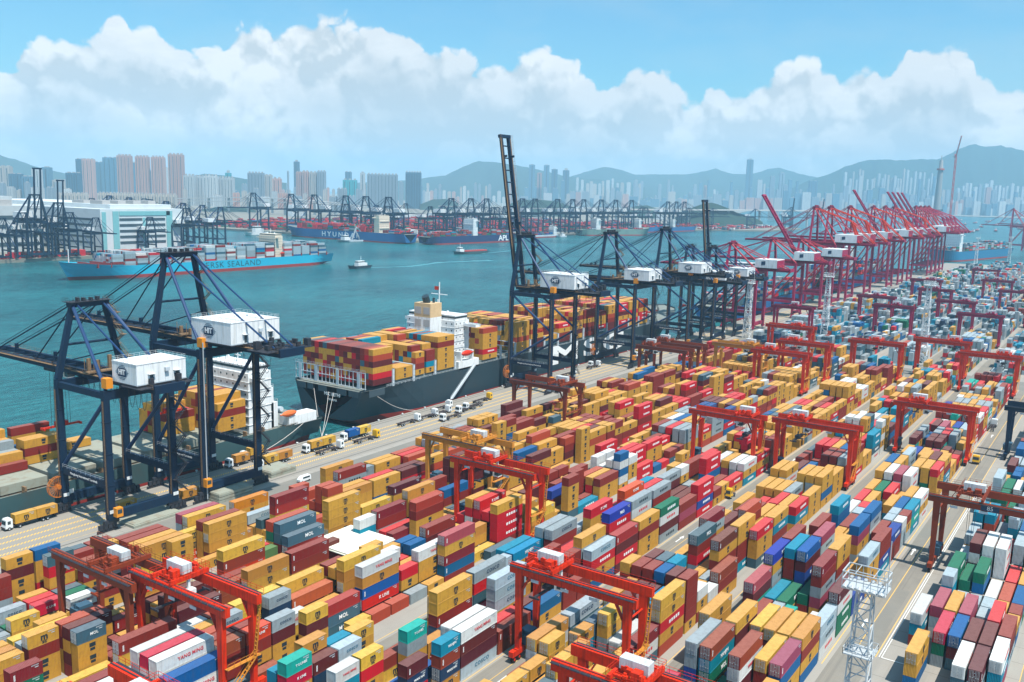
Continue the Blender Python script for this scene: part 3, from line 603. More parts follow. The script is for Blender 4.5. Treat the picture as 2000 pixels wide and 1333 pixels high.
# ------------------------------------------------------------ container yard
CW, CH_, L40, L20 = 2.438, 2.591, 12.192, 6.058
BLK = {'A': 187.2, 'B': 159.0, 'C': 133.0, 'D': 102.75, 'E': 74.9, 'F': 47.0, 'G': 13.6}
RP, SX0, SP = 2.86, 134.6, 6.5
YR = random.Random(4242)
BRAND = {'Y': ('m\nsc', INK), 'y': ('m\nsc', INK), 'A': ('COSCO', INKB), 'G': ('COSCO', INKN), 'R': ('K LINE', INKW), 'W': ('YANG MING', INKR), 'T': ('HANJIN', INKW), 'S': ('MOL', INKW), 'L': ('T S LINES', INKW), 'E': ('MOL', INKW), 'K': ('WAN HAI', INKW), 'N': ('P&O', INKW)}
def pal(b, x):
    if x > 575: return 'GGGAAAASSSTTWBGOMEASGASKSAT' if YR.random() < .93 else 'YR'
    if b in 'AB': return 'YYYYYYYYYYYYMMMRORSGBYm'
    if b == 'C': return 'YYYYYYYYMMMRRGBSOmWR'
    if b == 'D': return 'YYYYMMMRGWBSTPRmY' if x < 300 else 'YYYYYYYYMMRSGBMRWRT'
    if b == 'E': return 'YYYYYYYYMMMmTGWBRS'
    if b == 'F': return 'MMmYYYYGWBTERNPALR'
    return 'WWGAMMmYRBTEOAPS'
LAY = {}          # (block, slot) -> six strings, row one first, bottom tier first; lower-case-free codes; '2' prefix = pair of 20 ft
FIX = "A0 -7 1 2 Y;A0 -5 1 2 W;A0 -1 1 4 YYYY;A0 4 2 5 M;A1 -7 1 1 E;A1 -5 1 2 E;A1 -2 2 4 YY;A1 1 2 4 YYYM;A2 -5 1 2 S;A2 -2 2 4 Y;A2 1 2 4 M;A2 4 2 2 SY;A3 -2 2 4 M;A3 9 2 4 MG;A3 25 2 4 YM;A4 -2 2 4 M;A4 1 2 4 Y;A4 4 2 2 Am;A4 10 2 3 GG;A5 1 2 4 P;A5 9 2 4 YY;A6 4 2 3 yY;B0 -1 2 4 YYYY;B0 1 2 4 MMYY;B0 8 2 4 OMY;B0 22 1 5 YYY;B1 -9 1 3 ME;B1 -7 1 4 SYYY;B1 5 1 4 WT;B1 21 1 4 OMmY;B2 -7 1 4 mYm;B2 9 2 3 OMY;B2 11 2 3 BMY;B3 -8 1 4 YMYY;B3 -7 1 4 O;B3 -1 2 5 YM;B3 2 2 4 SM;B3 9 2 4 YYY;B4 -8 1 3 G;B4 -6 1 3 mYm;B4 0 2 3 DY;B4 2 2 5 SS;B5 -6 1 3 O;B5 0 2 3 RY;B5 2 2 5 OE;B5 5 2 5 YYY;B5 9 2 4 mYmB;B6 -7 1 3 Y;B6 0 2 3 YO;C0 -2 1 4 YmY;C0 0 1 1 Y;C0 5 2 5 PYM;C0 8 2 1 S;C0 14 1 5 MYY;C0 15 2 1 T;C1 -3 1 4 GmYY;C1 -1 2 3 OSS;C1 1 2 5 WYB;C1 4 2 4 WYY;C1 23 2 4 RY;C2 14 2 3 NMR;C3 1 2 5 YYY;C4 -2 1 4 GK;C4 6 2 4 Mm;D0 -1 1 4 TMKY;D0 0 2 4 WmmA;D0 8 2 4 ARY;D0 10 2 4 OmRm;D0 12 2 4 YMYY;D0 14 2 4 EWmG;D0 18 2 4 RRNR;D1 -2 1 3 mKR;D1 0 2 4 W;D1 8 2 5 YA;D1 15 2 3 E;D1 21 2 2 M;D2 3 2 5 AA;D2 11 2 5 NR;D2 13 2 5 GW;D2 21 2 5 RRB;D3 -4 1 4 WT;D3 -3 1 4 YRY;D3 -1 1 4 LGY;D3 0 1 2 Y;D4 1 2 5 Y;D4 3 2 5 G;D4 8 2 5 G;D4 11 2 5 R;D4 21 2 4 MM;D5 -5 1 5 L;D5 -4 1 4 mK;D5 -3 1 4 A;D5 4 2 4 A;D5 6 2 4 T;D5 8 2 5 G;D5 10 2 3 G;D6 -5 1 4 TT;D6 -4 1 5 Y;D6 -3 1 4 T;D6 -2 1 4 YY;D6 2 2 3 YYY;D6 6 2 4 T;E0 5 2 5 YYRYO;E0 10 2 3 MMY;E0 14 2 4 RYYS;E0 16 2 4 YTM;E1 11 2 5 mY;E1 13 2 5 Y;E2 0 1 4 Y;E2 1 1 4 YY;E2 3 1 5 YY;E2 11 2 2 Y;E2 13 2 3 Y;E2 15 2 5 OM;E3 2 1 4 YT;E3 11 2 5 SM;E4 0 1 3 Y;E4 1 1 4 YY;E4 11 2 2 YY;E4 13 2 5 MA;E5 11 2 2 Y;E5 18 2 3 Y;F0 4 2 4 PBY;F0 6 2 4 YMYB;F0 8 2 3 AAW;F0 10 2 4 mWEE;F0 16 2 4 MM;F1 4 2 4 Y;F1 6 2 4 Y;F2 3 2 5 MWm;F2 6 2 4 Y;F2 11 2 5 MM;F2 13 2 5 YY;F2 16 2 5 BP;F2 18 2 5 BG;F3 6 2 4 YY;F3 11 2 2 EM;F4 3 2 5 MTE;F4 5 2 5 Ym;F4 12 2 5 Bm;F4 14 2 5 PA;F4 18 2 3 M;F5 3 2 5 GG;F5 12 2 5 T;F5 15 2 5 MY;F5 18 2 5 T;F5 20 2 3 W;F6 5 2 5 YY;F6 9 2 4 Pm;F6 11 2 5 N;F6 13 2 5 M;G1 8 2 3 m;G1 10 2 3 m;G1 12 2 3 R;G2 8 2 3 W;G2 10 2 3 m;G2 15 2 2 W;G3 10 2 3 B;G3 12 2 3 P;G4 10 2 3 R;G4 12 2 3 Y;G5 8 2 3 YY;G5 12 2 3 P;G6 11 2 3 W"
stacks = {}       # (block,row,slot) -> (len_slots, codes, height)
def put(b, r, s, n, codes):
    for k in range(n): stacks[(b, r, s+k)] = (s, n, codes)
def fill(b, s0, s1, hmax=4.4, dens=.97, occupied=None):
    s = s0
    while s < s1:
        if (b, s) in LAY:
            for r, c in enumerate(LAY[(b, s)]):
                if c.startswith('2'):
                    a, _, d = c[1:].partition('|'); put(b, r, s, 1, a); put(b, r, s+1, 1, d or a)
                elif c not in ('', '-'): put(b, r, s, 2, c)
            s += 2; continue
        x = SX0+s*SP; hb = YR.choice([3, 3, 4, 4, 4, 5]) if x < 575 else YR.choice([3, 3, 4, 4, 5]); two = YR.random() < .30
        main = YR.choice(pal(b, x))
        for r in range(6):
            if YR.random() > dens: continue
            h = max(1, min(5, hb+YR.choice([-2, -1, 0, 0, 0, 0, 0]))); 
            def code(h): return ''.join(main if YR.random() < .50 else YR.choice(pal(b, x)) for _ in range(h))
            if two or (x > 575 and YR.random() < .6): put(b, r, s, 1, code(h)); put(b, r, s+1, 1, code(max(1, h+YR.choice([-1, 0, 0, 0]))))
            else: put(b, r, s, 2, code(h))
        s += 2
RANGE = {'A': (-8, 62), 'B': (-10, 62), 'C': (-13, 62), 'D': (-12, 62), 'E': (-9, 62), 'F': (-6, 62), 'G': (9, 60)}
GAP = {'B': (3, 7)}
for b, (s0, s1) in RANGE.items():
    if b in GAP: fill(b, s0, GAP[b][0]); fill(b, GAP[b][1], s1)
    else: fill(b, s0, s1)
BLK2 = dict(BLK); BLK2['H'] = -14.0; BLK2['I'] = -42.0; BLK2['J'] = -70.0
BLK.update(BLK2)
for b in 'ABCDEFGHIJ':
    lo = 68 if b in 'ABCDEFG' else 60
    hi = {'A': 205, 'B': 212, 'C': 214, 'D': 216, 'E': 218, 'F': 218, 'G': 218, 'H': 218, 'I': 218, 'J': 218}[b]
    s = lo
    while s < hi:
        e = min(hi, s+YR.choice([22, 26, 30])); fill(b, s, e, dens=.95); s = e+2
# the stacks nearest the photographer, as they stand in the photo: block row slot length tiers colours from the top down
fixed = {}
for e in FIX.split(';'):
    a, s_, n_, t_, cs = e.split(); b, r, s, n, t_ = a[0], int(a[1]), int(s_), int(n_), int(t_)
    for k in range(n):
        q = stacks.get((b, r, s+k))
        if q and (b, r, q[0]) not in fixed:
            for j in range(q[1]): stacks.pop((b, r, q[0]+j), None)
    low = ''.join(YR.choice(pal(b, SX0+s*SP)) for _ in range(t_-len(cs))); fixed[(b, r, s)] = (n, t_, len(cs)); put(b, r, s, n, low+cs[::-1])
def limit(b, r, s, h):
    q = stacks.get((b, r, s))
    if not q or (b, r, q[0]) in fixed or len(q[2]) <= h: return
    for j in range(q[1]):
        if h <= 0: stacks.pop((b, r, q[0]+j), None)
        else: stacks[(b, r, q[0]+j)] = (q[0], q[1], q[2][:h])
for (b, r, s), (n, t, vis_) in fixed.items():
    for k in range(-2, n+1):
        for rr in range(0, r):
            hh = t if vis_ == 1 else max(1, t-vis_+ (0 if rr == r-1 else 1 if rr == r-2 else 2)); limit(b, rr, s+k, min(hh, t) if k >= 0 or rr == r-1 else t)
    for rr in (r, r+1): limit(b, rr, s-1, t); limit(b, rr, s-2, t)
items = []        # x, y, z, len, code, key
def top(b, r, s):
    q = stacks.get((b, r, s)); return len(q[2]) if q else 0
seen = set()
for (b, r, s_), (s, n, codes) in stacks.items():
    if (b, r, s) in seen: continue
    seen.add((b, r, s)); L = L40 if n == 2 else L20; x = SX0+s*SP+(.15 if n == 1 else 0); y = BLK[b]+r*RP
    x += YR.uniform(-.06, .06); H = len(codes)
    fr = min(top(b, r-1, s), top(b, r-1, s+n-1)) if r else 0; bk = min(top(b, r+1, s), top(b, r+1, s+n-1)) if r < 5 else 0
    nr = top(b, r, s-1); fx = top(b, r, s+n)
    for t, c in enumerate(codes):
        ex_top = t == H-1; ex_f = t >= fr; ex_n = t >= nr; ex_o = t >= bk or t >= fx
        if not (ex_top or ex_f or ex_n or ex_o): continue
        d2 = x*x+y*y+90*90; dd = sqrt(d2)
        vis = (ex_top*L*CW*(97-t*2.6)/dd + ex_f*L*CH_*(y/dd)*(1 if t >= fr else 0) + ex_n*CW*CH_*x/dd)/d2
        p = Vector((x+L/2, y+1.2, t*2.6))-CP; k = p.dot(_F); u = 1000+FPX*p.dot(_R)/k; v = 666.5-FPX*p.dot(_U)/k
        if u < -60 or u > 2060 or v > 1375: 
            if u < -400 or u > 2500 or v > 1800: continue
            vis = 0
        items.append([vis, x, y, t*2.60, L, c, (b, r, s, t, H), ex_top])
items.sort(key=lambda q: -q[0])
NIND = 284
def cont_body(L, H=CH_):
    m = MB(); e = .045
    m.box(e, e, .12, L-e, CW-e, H-.03)
    for x in (0, L-.16):
        for y in (0, CW-.16): m.box(x, y, 0, x+.16, y+.16, H)
    for y in (0, CW-.10): m.box(.16, y, 0, L-.16, y+.10, .15); m.box(.16, y, H-.10, L-.16, y+.10, H)
    for x in (0, L-.10): m.box(x, .16, 0, x+.10, CW-.16, .15); m.box(x, .16, H-.10, x+.10, CW-.16, H)
    return m
_cb = {}
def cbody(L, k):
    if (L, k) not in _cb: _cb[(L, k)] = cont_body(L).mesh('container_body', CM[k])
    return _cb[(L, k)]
_dm = {}
def door_mesh(k):
    if k not in _dm:
        m = MB(); m.box(-.03, .02, .16, .02, 1.09, CH_-.12, 0)
        for y in (.25, .45, .70, .92): m.box(-.10, y, .14, -.05, y+.05, CH_-.10, 1)
        for y in (.25, .70): m.box(-.13, y, 1.0, -.08, y+.3, 1.07, 1)
        for z in (.5, 1.2, 1.9): m.box(-.05, 1.0, z, .0, 1.12, z+.1, 1)
        _dm[k] = m.mesh('door', [CM[k], GALV])
    return _dm[k]
LETTER = {}
def letter(root, code, L, rnd):
    if rnd.random() < .75: o = link('number_marking', IDM, root, (L-2.1, -.012, CH_-.42))
    if code not in BRAND: 
        if code in 'MmOPBSND' and rnd.random() < .7:     # small code block near one end
            o = link('code_marking', MARKM, root, (.75, -.012, 1.3))
            return
        return
    tx, ink = BRAND[code]
    if code in 'Yy': o = text('lettering', 'm', root, (L*.52, -.015, CH_*.60), FACE_NY, size=1.9, bold=.03, mt=ink); o2 = text('lettering', 'sc', root, (L*.52, -.015, CH_*.24), FACE_NY, size=1.15, bold=.02, mt=ink); return
    sz = {'COSCO': 1.15, 'K LINE': 1.1, 'YANG MING': .95, 'HANJIN': 1.1, 'MOL': 1.3, 'T S LINES': 1.0, 'WAN HAI': 1.1, 'P&O': 1.2}[tx]
    if L < 7: sz *= .62
    text('lettering', tx, root, (L*.58, -.015, CH_*.52), FACE_NY, size=sz, bold=.015, mt=ink, spacing=1.35 if tx == 'COSCO' else 1.05)
_m = MB()
for k in range(6): _m.box(-.16, 0, k*.2-.6, .16, .02, k*.2-.48)
MARKM = _m.mesh('code_marking', INKW)
_m = MB()
for k in range(7): _m.box(k*.2, 0, 0, k*.2+.12, .02, .2)
_m.box(.6, 0, -.4, 1.3, .02, -.25)
IDM = _m.mesh('number_marking', MATS['pale_grey_paint'])
BN = {'A': 'block nearest the quay', 'B': 'second block from the quay', 'C': 'third block from the quay', 'D': 'fourth block from the quay', 'E': 'fifth block from the quay', 'F': 'sixth block from the quay', 'G': 'block right of the wide road'}
CNAME = {k: v[0] for k, v in CC.items()}
bays = {}
def container(x, y, z, L, c, name='shipping_container', rz=0, label=None, group='shipping containers', doors=True, cat='container', mark=True):
    o = link(name, cbody(L, c), None, (x, y, z), rz); tag(o, label, cat, group)
    if doors:
        d1 = link('door', door_mesh(c), o, (0, .10, 0)); d2 = link('door', door_mesh(c), o, (0, CW-.10, 0)); d2.scale = (1, -1, 1)
    if mark: letter(o, c, L, YR)
    return o
TIERW = ['bottom', 'second up', 'third up', 'fourth up', 'fifth up']
for q in items[:NIND]:
    b = q[6][0]; bays.setdefault(b, set()).add(q[6][2])
bayi = {b: {s: i+1 for i, s in enumerate(sorted(v))} for b, v in bays.items()}
for vis, x, y, z, L, c, (b, r, s, t, H), tp in items[:NIND]:
    k = bayi[b][s]; tier = 'top' if t == H-1 else TIERW[t]
    lab = f"{CNAME[c]} {'long' if L > 7 else 'short'} container, {tier}, row {ORD[r+1]}, bay {ORD[k] if k < 21 else 'last'}, {BN[b]}"
    container(x, y, z, L, c, label=lab, doors=(b in 'EFG' or YR.random() < .3))
SB = MB()         # everything beyond the nearest three hundred, as one mass
def sbox(x, y, z, L, k, W_=CW, H=CH_, mark=False):
    SB.box(x, y, z, x+L, y+W_, z+H-.03, CIDX[k])
    if mark and k in 'Yy': SB.box(x+L*.5-.65, y-.03, z+1.25, x+L*.5+.65, y+.02, z+2.1, len(CKEYS)); SB.box(x+L*.5-.5, y-.03, z+.5, x+L*.5+.5, y+.02, z+1.05, len(CKEYS))
    elif mark and k in 'AGWRTSLEKN' and L > 7:
        i = {'W': 2, 'A': 1, 'G': 1}.get(k, 0)+len(CKEYS)+(1 if k in 'RTSLEKN' else 0)
        mi = len(CKEYS)+{'W': 2, 'A': 0, 'G': 0}.get(k, 1)
        for q in range(5): SB.box(x+L*.36+q*L*.09, y-.03, z+.95, x+L*.36+q*L*.09+L*.06, y+.02, z+1.65, mi)
for vis, x, y, z, L, c, key, tp in items[NIND:]:
    sbox(x, y, z, L, c, mark=(x < 620))

# ------------------------------------------------------------ quay cranes
G2 = 11.8
def sts(name, label, x, zb, za, half, out, back, ang=0.0, steel=NAVY, tube=NAVY2, house=None, det=2, logo='HIT', y=242.3, rz=0, group='quay cranes', kbrace=False, trolley=4.0, walk=RUSTY, apexw=None, reel=False, lift=None, trail=True):
    R_ = empty(name, (x, y, 0), rz, label, 'crane', group)
    aw = apexw or half*.5; gx = 3.1; lw = 1.7 if det > 1 else 1.9
    # legs
    for sx in (-1, 1):
        for sy in (-1, 1):
            m = MB(); m.bar((sx*half, sy*G2, 3.6), (sx*half, sy*G2, zb-1.2), lw*1.25, lw, w2=lw, h2=lw*.9)
            if sy > 0: m.bar((sx*half, G2, zb-1.2), (sx*aw, G2-.4, za-.8), lw, lw*.9, w2=lw*.8, h2=lw*.75)
            leg = m.build('leg', steel, R_)
            if det > 1: 
                lad = MB(); xo = sx*half-lw*.62-.12; yo = sy*G2+(-.45 if sy < 0 else .1)
                for q in (-.22, .22): lad.box(xo-.05, yo+q-.04, 5, xo+.05, yo+q+.04, zb-4)
                for q in range(int((zb-9)/1.5)): lad.box(xo-.04, yo-.22, 5.5+q*1.5, xo+.04, yo+.22, 5.6+q*1.5)
                lad.build('ladder', walk, leg)
                for q in (.25, .5, .75): fl = MB(); zz = 4+(zb-5)*q; fl.box(sx*half-lw*.68, sy*G2-lw*.56, zz, sx*half+lw*.68, sy*G2+lw*.56, zz+.18); fl.build('flange', steel, leg)
                n_ = MB(); n_.box(sx*half-lw*.5-.02, sy*G2-lw*.63-.03, 5.2, sx*half+lw*.5, sy*G2-lw*.6, 6.2); n_.build('number_plate', WHITE, leg)
    # sill beams and bogies
    for sy in (-1, 1):
        m = MB(); m.box(-half-1, sy*G2-.8, 3.2, half+1, sy*G2+.8, 5.6); m.build('sill_beam', steel, R_)
        for sx in (-1, 1):
            m = MB(); c = sx*half
            m.box(c-2.2, sy*G2-.55, 2.2, c+2.2, sy*G2+.55, 3.2)
            for q in (-1.6, -.5, .6, 1.7): m.box(c+sx*1.2+q*1.25-.55, sy*G2-.45, .9, c+sx*1.2+q*1.25+.55, sy*G2+.45, 2.3)
            bo = m.build('bogie', NAVYD if steel is NAVY else steel, R_)
            if det > 1:
                w_ = MB()
                for q in range(8): cx = c+sx*1.2+(q-3.5)*.78; w_.tube((cx, sy*G2-.25, .42), (cx, sy*G2+.25, .42), .40, 10)
                w_.build('wheel', NAVYD, bo)
    # tie beams
    for sx in (-1, 1):
        m = MB(); m.box(sx*half-.65, -G2+.7, 12.2, sx*half+.65, G2-.7, 14.2)
        pb = m.build('portal_beam', steel, R_)
        if det > 1:
            n_ = MB(); n_.rail([(sx*half-.7, -G2+1, 14.2), (sx*half-.7, G2-1, 14.2)], step=2.4); n_.build('handrail', GALV, pb)
            if sx < 0: text('lettering', 'Hongkong International Terminals' if steel is NAVY else 'TERMINAL', pb, (-half-.67, 0, 13.2), FACE_NX, size=1.0, mt=INKW)
        m = MB(); t = tube
        if kbrace:
            m.tube((sx*half, G2, zb-3), (sx*half, -G2+.5, (zb+13)/2-1), .55, 8); m.tube((sx*half, -G2+.5, (zb+13)/2-3), (sx*half, G2, 14.5), .55, 8)
        else: m.tube((sx*half, G2, 14), (sx*half, -G2, zb-4), .6, 8)
        m.build('diagonal_brace', tube, R_)
        m = MB(); m.box(sx*half-.6, -G2+.8, zb-3.6, sx*half+.6, G2-.8, zb-1.8); m.build('upper_side_beam', steel, R_)
    for sy in (-1, 1):
        m = MB(); m.box(-half+.7, sy*G2-.75, zb-3.9, half-.7, sy*G2+.75, zb-1.5); m.build('cross_beam', steel, R_)
    # girders
    hy = G2+2.5
    for sx in (-1, 1):
        m = MB(); m.box(sx*gx-.65, -back, zb-1.4, sx*gx+.65, hy, zb+.9); g_ = m.build('girder', steel, R_)
        if det > 0:
            w_ = MB(); w_.box(sx*(gx+1.2)-.5, -back, zb+.1, sx*(gx+1.2)+.5, hy, zb+.22)
            if det > 1: w_.rail([(sx*(gx+1.7), -back, zb+.22), (sx*(gx+1.7), hy, zb+.22)], step=3)
            w_.build('walkway', walk, g_)
    if det > 0:
        for k in range(int((back+hy)/6)+1): yy = -back+.6+k*6; m = MB(); m.box(-gx, yy, zb-.6, gx, yy+.5, zb+.2); m.build('girder_tie', steel, R_)
    m = MB(); m.box(-gx-1.6, -back-.8, zb-1.2, gx+1.6, -back, zb+1.2); m.build('end_beam', steel, R_)
    # boom, hinged at the waterside end
    bo = empty('boom', (0, hy, zb-.2)); bo.parent = R_; bo.rotation_euler = (ang, 0, 0); LB = out-2.5
    for sx in (-1, 1):
        m = MB(); m.bar((sx*gx, .4, 0), (sx*gx, LB, 0), 1.1, 2.1, h2=1.5); m.build('boom_girder', steel, bo)
        if det > 0:
            m = MB(); m.box(sx*(gx+1)-.45, 1, .5, sx*(gx+1)+.45, LB, .62)
            if det > 1: m.rail([(sx*(gx+1.45), 1, .6), (sx*(gx+1.45), LB, .6)], step=3.2)
            m.build('boom_walkway', walk, bo)
    k = 0
    while 4+k*6 < LB and det > 0: m = MB(); m.box(-gx, 4+k*6, -.3, gx, 4.5+k*6, .4); m.build('boom_tie', steel, bo); k += 1
    m = MB(); m.box(-gx-1.3, LB-1.2, -.8, gx+1.3, LB+.3, .8)
    m.build('boom_tip', steel, bo)
    if det > 1:
        for yy in (LB*.42, LB*.86):
            for sx in (-1, 1): m = MB(); m.box(sx*gx-.4, yy-.5, .8, sx*gx+.4, yy+.5, 2.4); m.build('stay_lug', steel, bo)
    # apex and stays
    m = MB(); m.box(-aw-.9, G2-1.5, za-1.2, aw+.9, G2+.9, za+.3)
    m.build('apex_beam', steel, R_); m = MB()
    for q in (.42,): 
        z_ = zb+(za-zb)*q; w_ = half+(aw-half)*q; m.tube((-w_, G2-.2, z_), (w_, G2-.2, z_), .4, 6)
    m.build('cross_strut', steel, R_)
    if det > 0:
        m = MB(); m.box(-aw-1.6, G2-2.4, za+.3, aw+1.6, G2+1.8, za+.45)
        if det > 1: m.rail([(-aw-1.6, G2-2.4, za+.45), (aw+1.6, G2-2.4, za+.45), (aw+1.6, G2+1.8, za+.45), (-aw-1.6, G2+1.8, za+.45), (-aw-1.6, G2-2.4, za+.45)], step=1.6)
        for q in (-.7, -.35, .1, .5): m.box(aw*q-.3, G2-1.6, za+.4, aw*q+.35, G2-.2, za+1.3+.5*abs(q))
        m.build('apex_platform', NAVYD if det > 1 else steel, R_)
    rs = MB(); r_ = .42 if det > 1 else .5
    for sx in (-1, 1):
        rs.tube((sx*aw, G2-.6, za-.4), (sx*half*.97, -G2, zb-1), r_*1.25, 8)
        rs.tube((sx*aw*.8, G2-.6, za), (sx*(gx+.3), -back+3, zb+1), r_*.7, 6)
    rs.build('back_stay', tube, R_)
    fs = MB(); Ab = Matrix.Rotation(ang, 3, 'X')
    for sx in (-1, 1):
        for q in (.42, .88) if ang < .3 else (.42,):
            p = Ab @ Vector((sx*gx, LB*q, .9))+Vector((0, hy, zb-.2)); A = Vector((sx*aw*.75, G2+.2, za+.1))
            fs.tube(A, p, .22 if det > 1 else .3, 5)
            if det > 1 and q > .5 and ang < .3: fs.tube(A+Vector((0, .2, .8)), p+Vector((0, 0, .9)), .10, 4)
            if det > 1 and q < .5 and ang < .3: fs.tube(Vector((sx*half*.86, G2, zb+(za-zb)*.25)), Ab @ Vector((sx*gx, LB*.25, .9))+Vector((0, hy, zb-.2)), .2, 5)
    fs.build('fore_stay', steel, R_)
    # machinery house
    if house:
        x0, x1, y0, y1, h = house; z0 = zb+1.3
        m = MB(); m.box(x0, y0, z0-.4, x1, y1, z0-.1); m.build('house_floor', NAVYD, R_)
        m = MB(); m.box(x0+.3, y0+.3, z0-.1, x1-.3, y1-.3, z0+h)
        if det > 1: m.box(x0+.2, y0+.2, z0+h, x1-.2, y1-.2, z0+h+.15)
        H_ = m.build('machinery_house', WHITE, R_)
        if det > 1:
            sm = MB(); nx_ = int((x1-x0)/2.1)
            for q in range(1, nx_): xx = x0+.3+(x1-x0-.6)*q/nx_; sm.box(xx-.05, y0+.25, z0, xx+.05, y0+.3, z0+h-.1)
            for q in range(1, int((y1-y0)/2.1)): yy = y0+.3+(y1-y0-.6)*q/int((y1-y0)/2.1); sm.box(x0+.27, yy-.04, z0, x0+.3, yy+.04, z0+h-.1)
            sm.box(x0+.25, y0+.22, z0-.1, x1-.25, y0+.3, z0+.25); sm.build('panel_seam', PALE, H_)
            ac = MB(); ac.box(x0+(x1-x0)*.55, y0-.5, z0+3, x0+(x1-x0)*.55+1.2, y0+.25, z0+4); ac.build('air_conditioner', PALE, H_)
            r2 = MB(); zz = z0+h+.15; r2.rail([(x0+.3, y0+.3, zz), (x1-.3, y0+.3, zz), (x1-.3, y1-.3, zz), (x0+.3, y1-.3, zz), (x0+.3, y0+.3, zz)], h=1.0, step=1.7)
            r2.build('roof_railing', GALV, H_)
            v_ = MB()
            for q in (.25, .5, .75): v_.tube((x0+(x1-x0)*q, (y0+y1)/2, zz), (x0+(x1-x0)*q, (y0+y1)/2, zz+.6), .5, 8)
            v_.build('roof_vent', WHITE, H_)
            for q in (.30, .80):
                d_ = MB(); xx = x0+(x1-x0)*q; d_.box(xx-.5, y0+.22, z0+.2, xx+.5, y0+.3, z0+2.4); d_.box(xx-1.2, y0-.5, z0+2.7, xx+.9, y0+.3, z0+2.85, 1); d_.build('door', [VOIDM, WHITE], H_)
        if logo == 'HIT':
            lg = MB(); cy, cz = (y0+y1)/2+1, z0+h*.52; ls = min(1.0, h/6.2)
            for k in range(11):
                zz = cz+(k-5)*.42*ls; w_ = (3.3-abs(k-5)*.42)*ls; lg.box(x0+.24, cy-w_, zz-.07, x0+.30, cy+w_, zz+.07)
            lg.box(x0+.19, cy-2.1*ls, cz-1.15*ls, x0+.24, cy+2.1*ls, cz+1.15*ls)
            lo = lg.build('logo_panel', INKN, H_); text('lettering', 'HIT', lo, (x0+.17, cy, cz), FACE_NX, size=2.2*ls, bold=.04, mt=INKW)
        elif logo:
            lg = MB(); cy, cz = (y0+y1)/2+2, z0+h*.55; lg.quadbox([(x0+.22, cy-1.5, cz-1.2), (x0+.3, cy-1.5, cz-1.2), (x0+.3, cy+1.5, cz-1.6), (x0+.22, cy+1.5, cz-1.6), (x0+.22, cy-1.5, cz+1.6), (x0+.3, cy-1.5, cz+1.6), (x0+.3, cy+1.5, cz+1.2), (x0+.22, cy+1.5, cz+1.2)])
            lg.build('logo_panel', INKN, H_)
            if det > 0: m = MB(); m.box(x0+.28, y0+.2, z0, x1-.28, y0+.28, z0+h-.5); m.build('side_panel', steel, H_)
    # trolley, cab and hanging spreader
    ty = trolley; m = MB(); m.box(-gx+.2, ty-3, zb-2.3, gx-.2, ty+3, zb-1.5); m.build('trolley', NAVYD, R_)
    m = MB(); m.box(gx-1.4, ty-2.2, zb-5.0, gx+.8, ty+.4, zb-2.3, 0); m.box(gx-1.5, ty-2.3, zb-4.6, gx+.9, ty-.4, zb-3.2, 1); m.build('operator_cab', [WHITE, GLASS], R_)
    if det > 1:
        m = MB()
        for sx in (-1, 1):
            for q in (-1, 1): m.tube((sx*2.2, ty+q*1.2, zb-2), (sx*2.6, ty+q*.8, 22 if ty > 12 else 30), .06, 4)
        m.build('hoist_rope', NAVYD, R_)
        m = MB(); z_ = 22 if ty > 12 else 30; m.box(-6, ty-.3, z_-.8, 6, ty+.3, z_-.2); m.box(-6.1, ty-1.2, z_-1, -5.7, ty+1.2, z_-.3); m.box(5.7, ty-1.2, z_-1, 6.1, ty+1.2, z_-.3); m.box(-1.8, ty-1, z_-.3, 1.8, ty+1, z_+.9); m.build('spreader', REDB, R_)
        # festoon cable loops
        m = MB(); n = 12
        for k in range(n):
            ya = -back+4+(back+hy-6)*k/n; yb = -back+4+(back+hy-6)*(k+1)/n; P = [Vector((-gx-.9, ya+(yb-ya)*j/6, zb-1.6-5*sin(pi*j/6)**.7)) for j in range(7)]
            for a, c in zip(P, P[1:]): m.tube(a, c, .07, 4)
        m.build('festoon_cable', NAVYD, R_)
        # zigzag stairs up the near A-frame leg and a landside leg
        m = MB(); n = 6
        for k in range(n):
            q0, q1 = k/n, (k+1)/n; za0 = zb+(za-zb)*q0; za1 = zb+(za-zb)*q1; xa = -(half+(aw-half)*q0)-.9*0; o = 1 if k % 2 else -1
            xx = half+(aw-half)*(q0+q1)/2
            m.stair((xx+.6, G2-2.6*o-1.5, za0+.4), (xx+.6, G2+2.6*o-1.5, za1+.2), .9); m.box(xx-.2, G2-1.5+2.2*o-.9, za1, xx+1.4, G2-1.5+2.2*o+1.2, za1+.1)
        m.build('stairs', walk, R_)
        m = MB(); n = int((zb-8)/4.2)
        for k in range(n):
            o = 1 if k % 2 else -1; z0_ = 6+k*4.2; m.stair((half+1.6+2.0*-o, -G2-1.6, z0_), (half+1.6+2.0*o, -G2-1.6, z0_+4.2), .8, side=(0, 1, 0)); m.box(half+1.6+2*o-.6, -G2-2.1, z0_+4.1, half+1.6+2*o+.7, -G2-1.0, z0_+4.2)
            m.bar((half+.6, -G2-1.2, z0_+4.1), (half+2.4, -G2-1.6, z0_+4.1), .12)
        m.build('leg_stairs', NAVYD, R_)
        # boom hoist gear, lamps and clutter behind the house
        m = MB(); rr = random.Random(int(x))
        for k in range(16):
            a = rr.uniform(-half*.8, half*.8); c = rr.uniform(-back+1, -back+9); hh = rr.uniform(.6, 2.6); m.box(a, c, zb+.9, a+rr.uniform(.5, 1.8), c+rr.uniform(.5, 2), zb+.9+hh)
        m.box(-half*.85, -back, zb+.5, half*.85, -back+9, zb+.7); m.rail([(-half*.85, -back, zb+.7), (half*.85, -back, zb+.7), (half*.85, -back+9, zb+.7)], step=1.6)
        m.build('rear_platform', NAVYD, R_)
        m = MB()
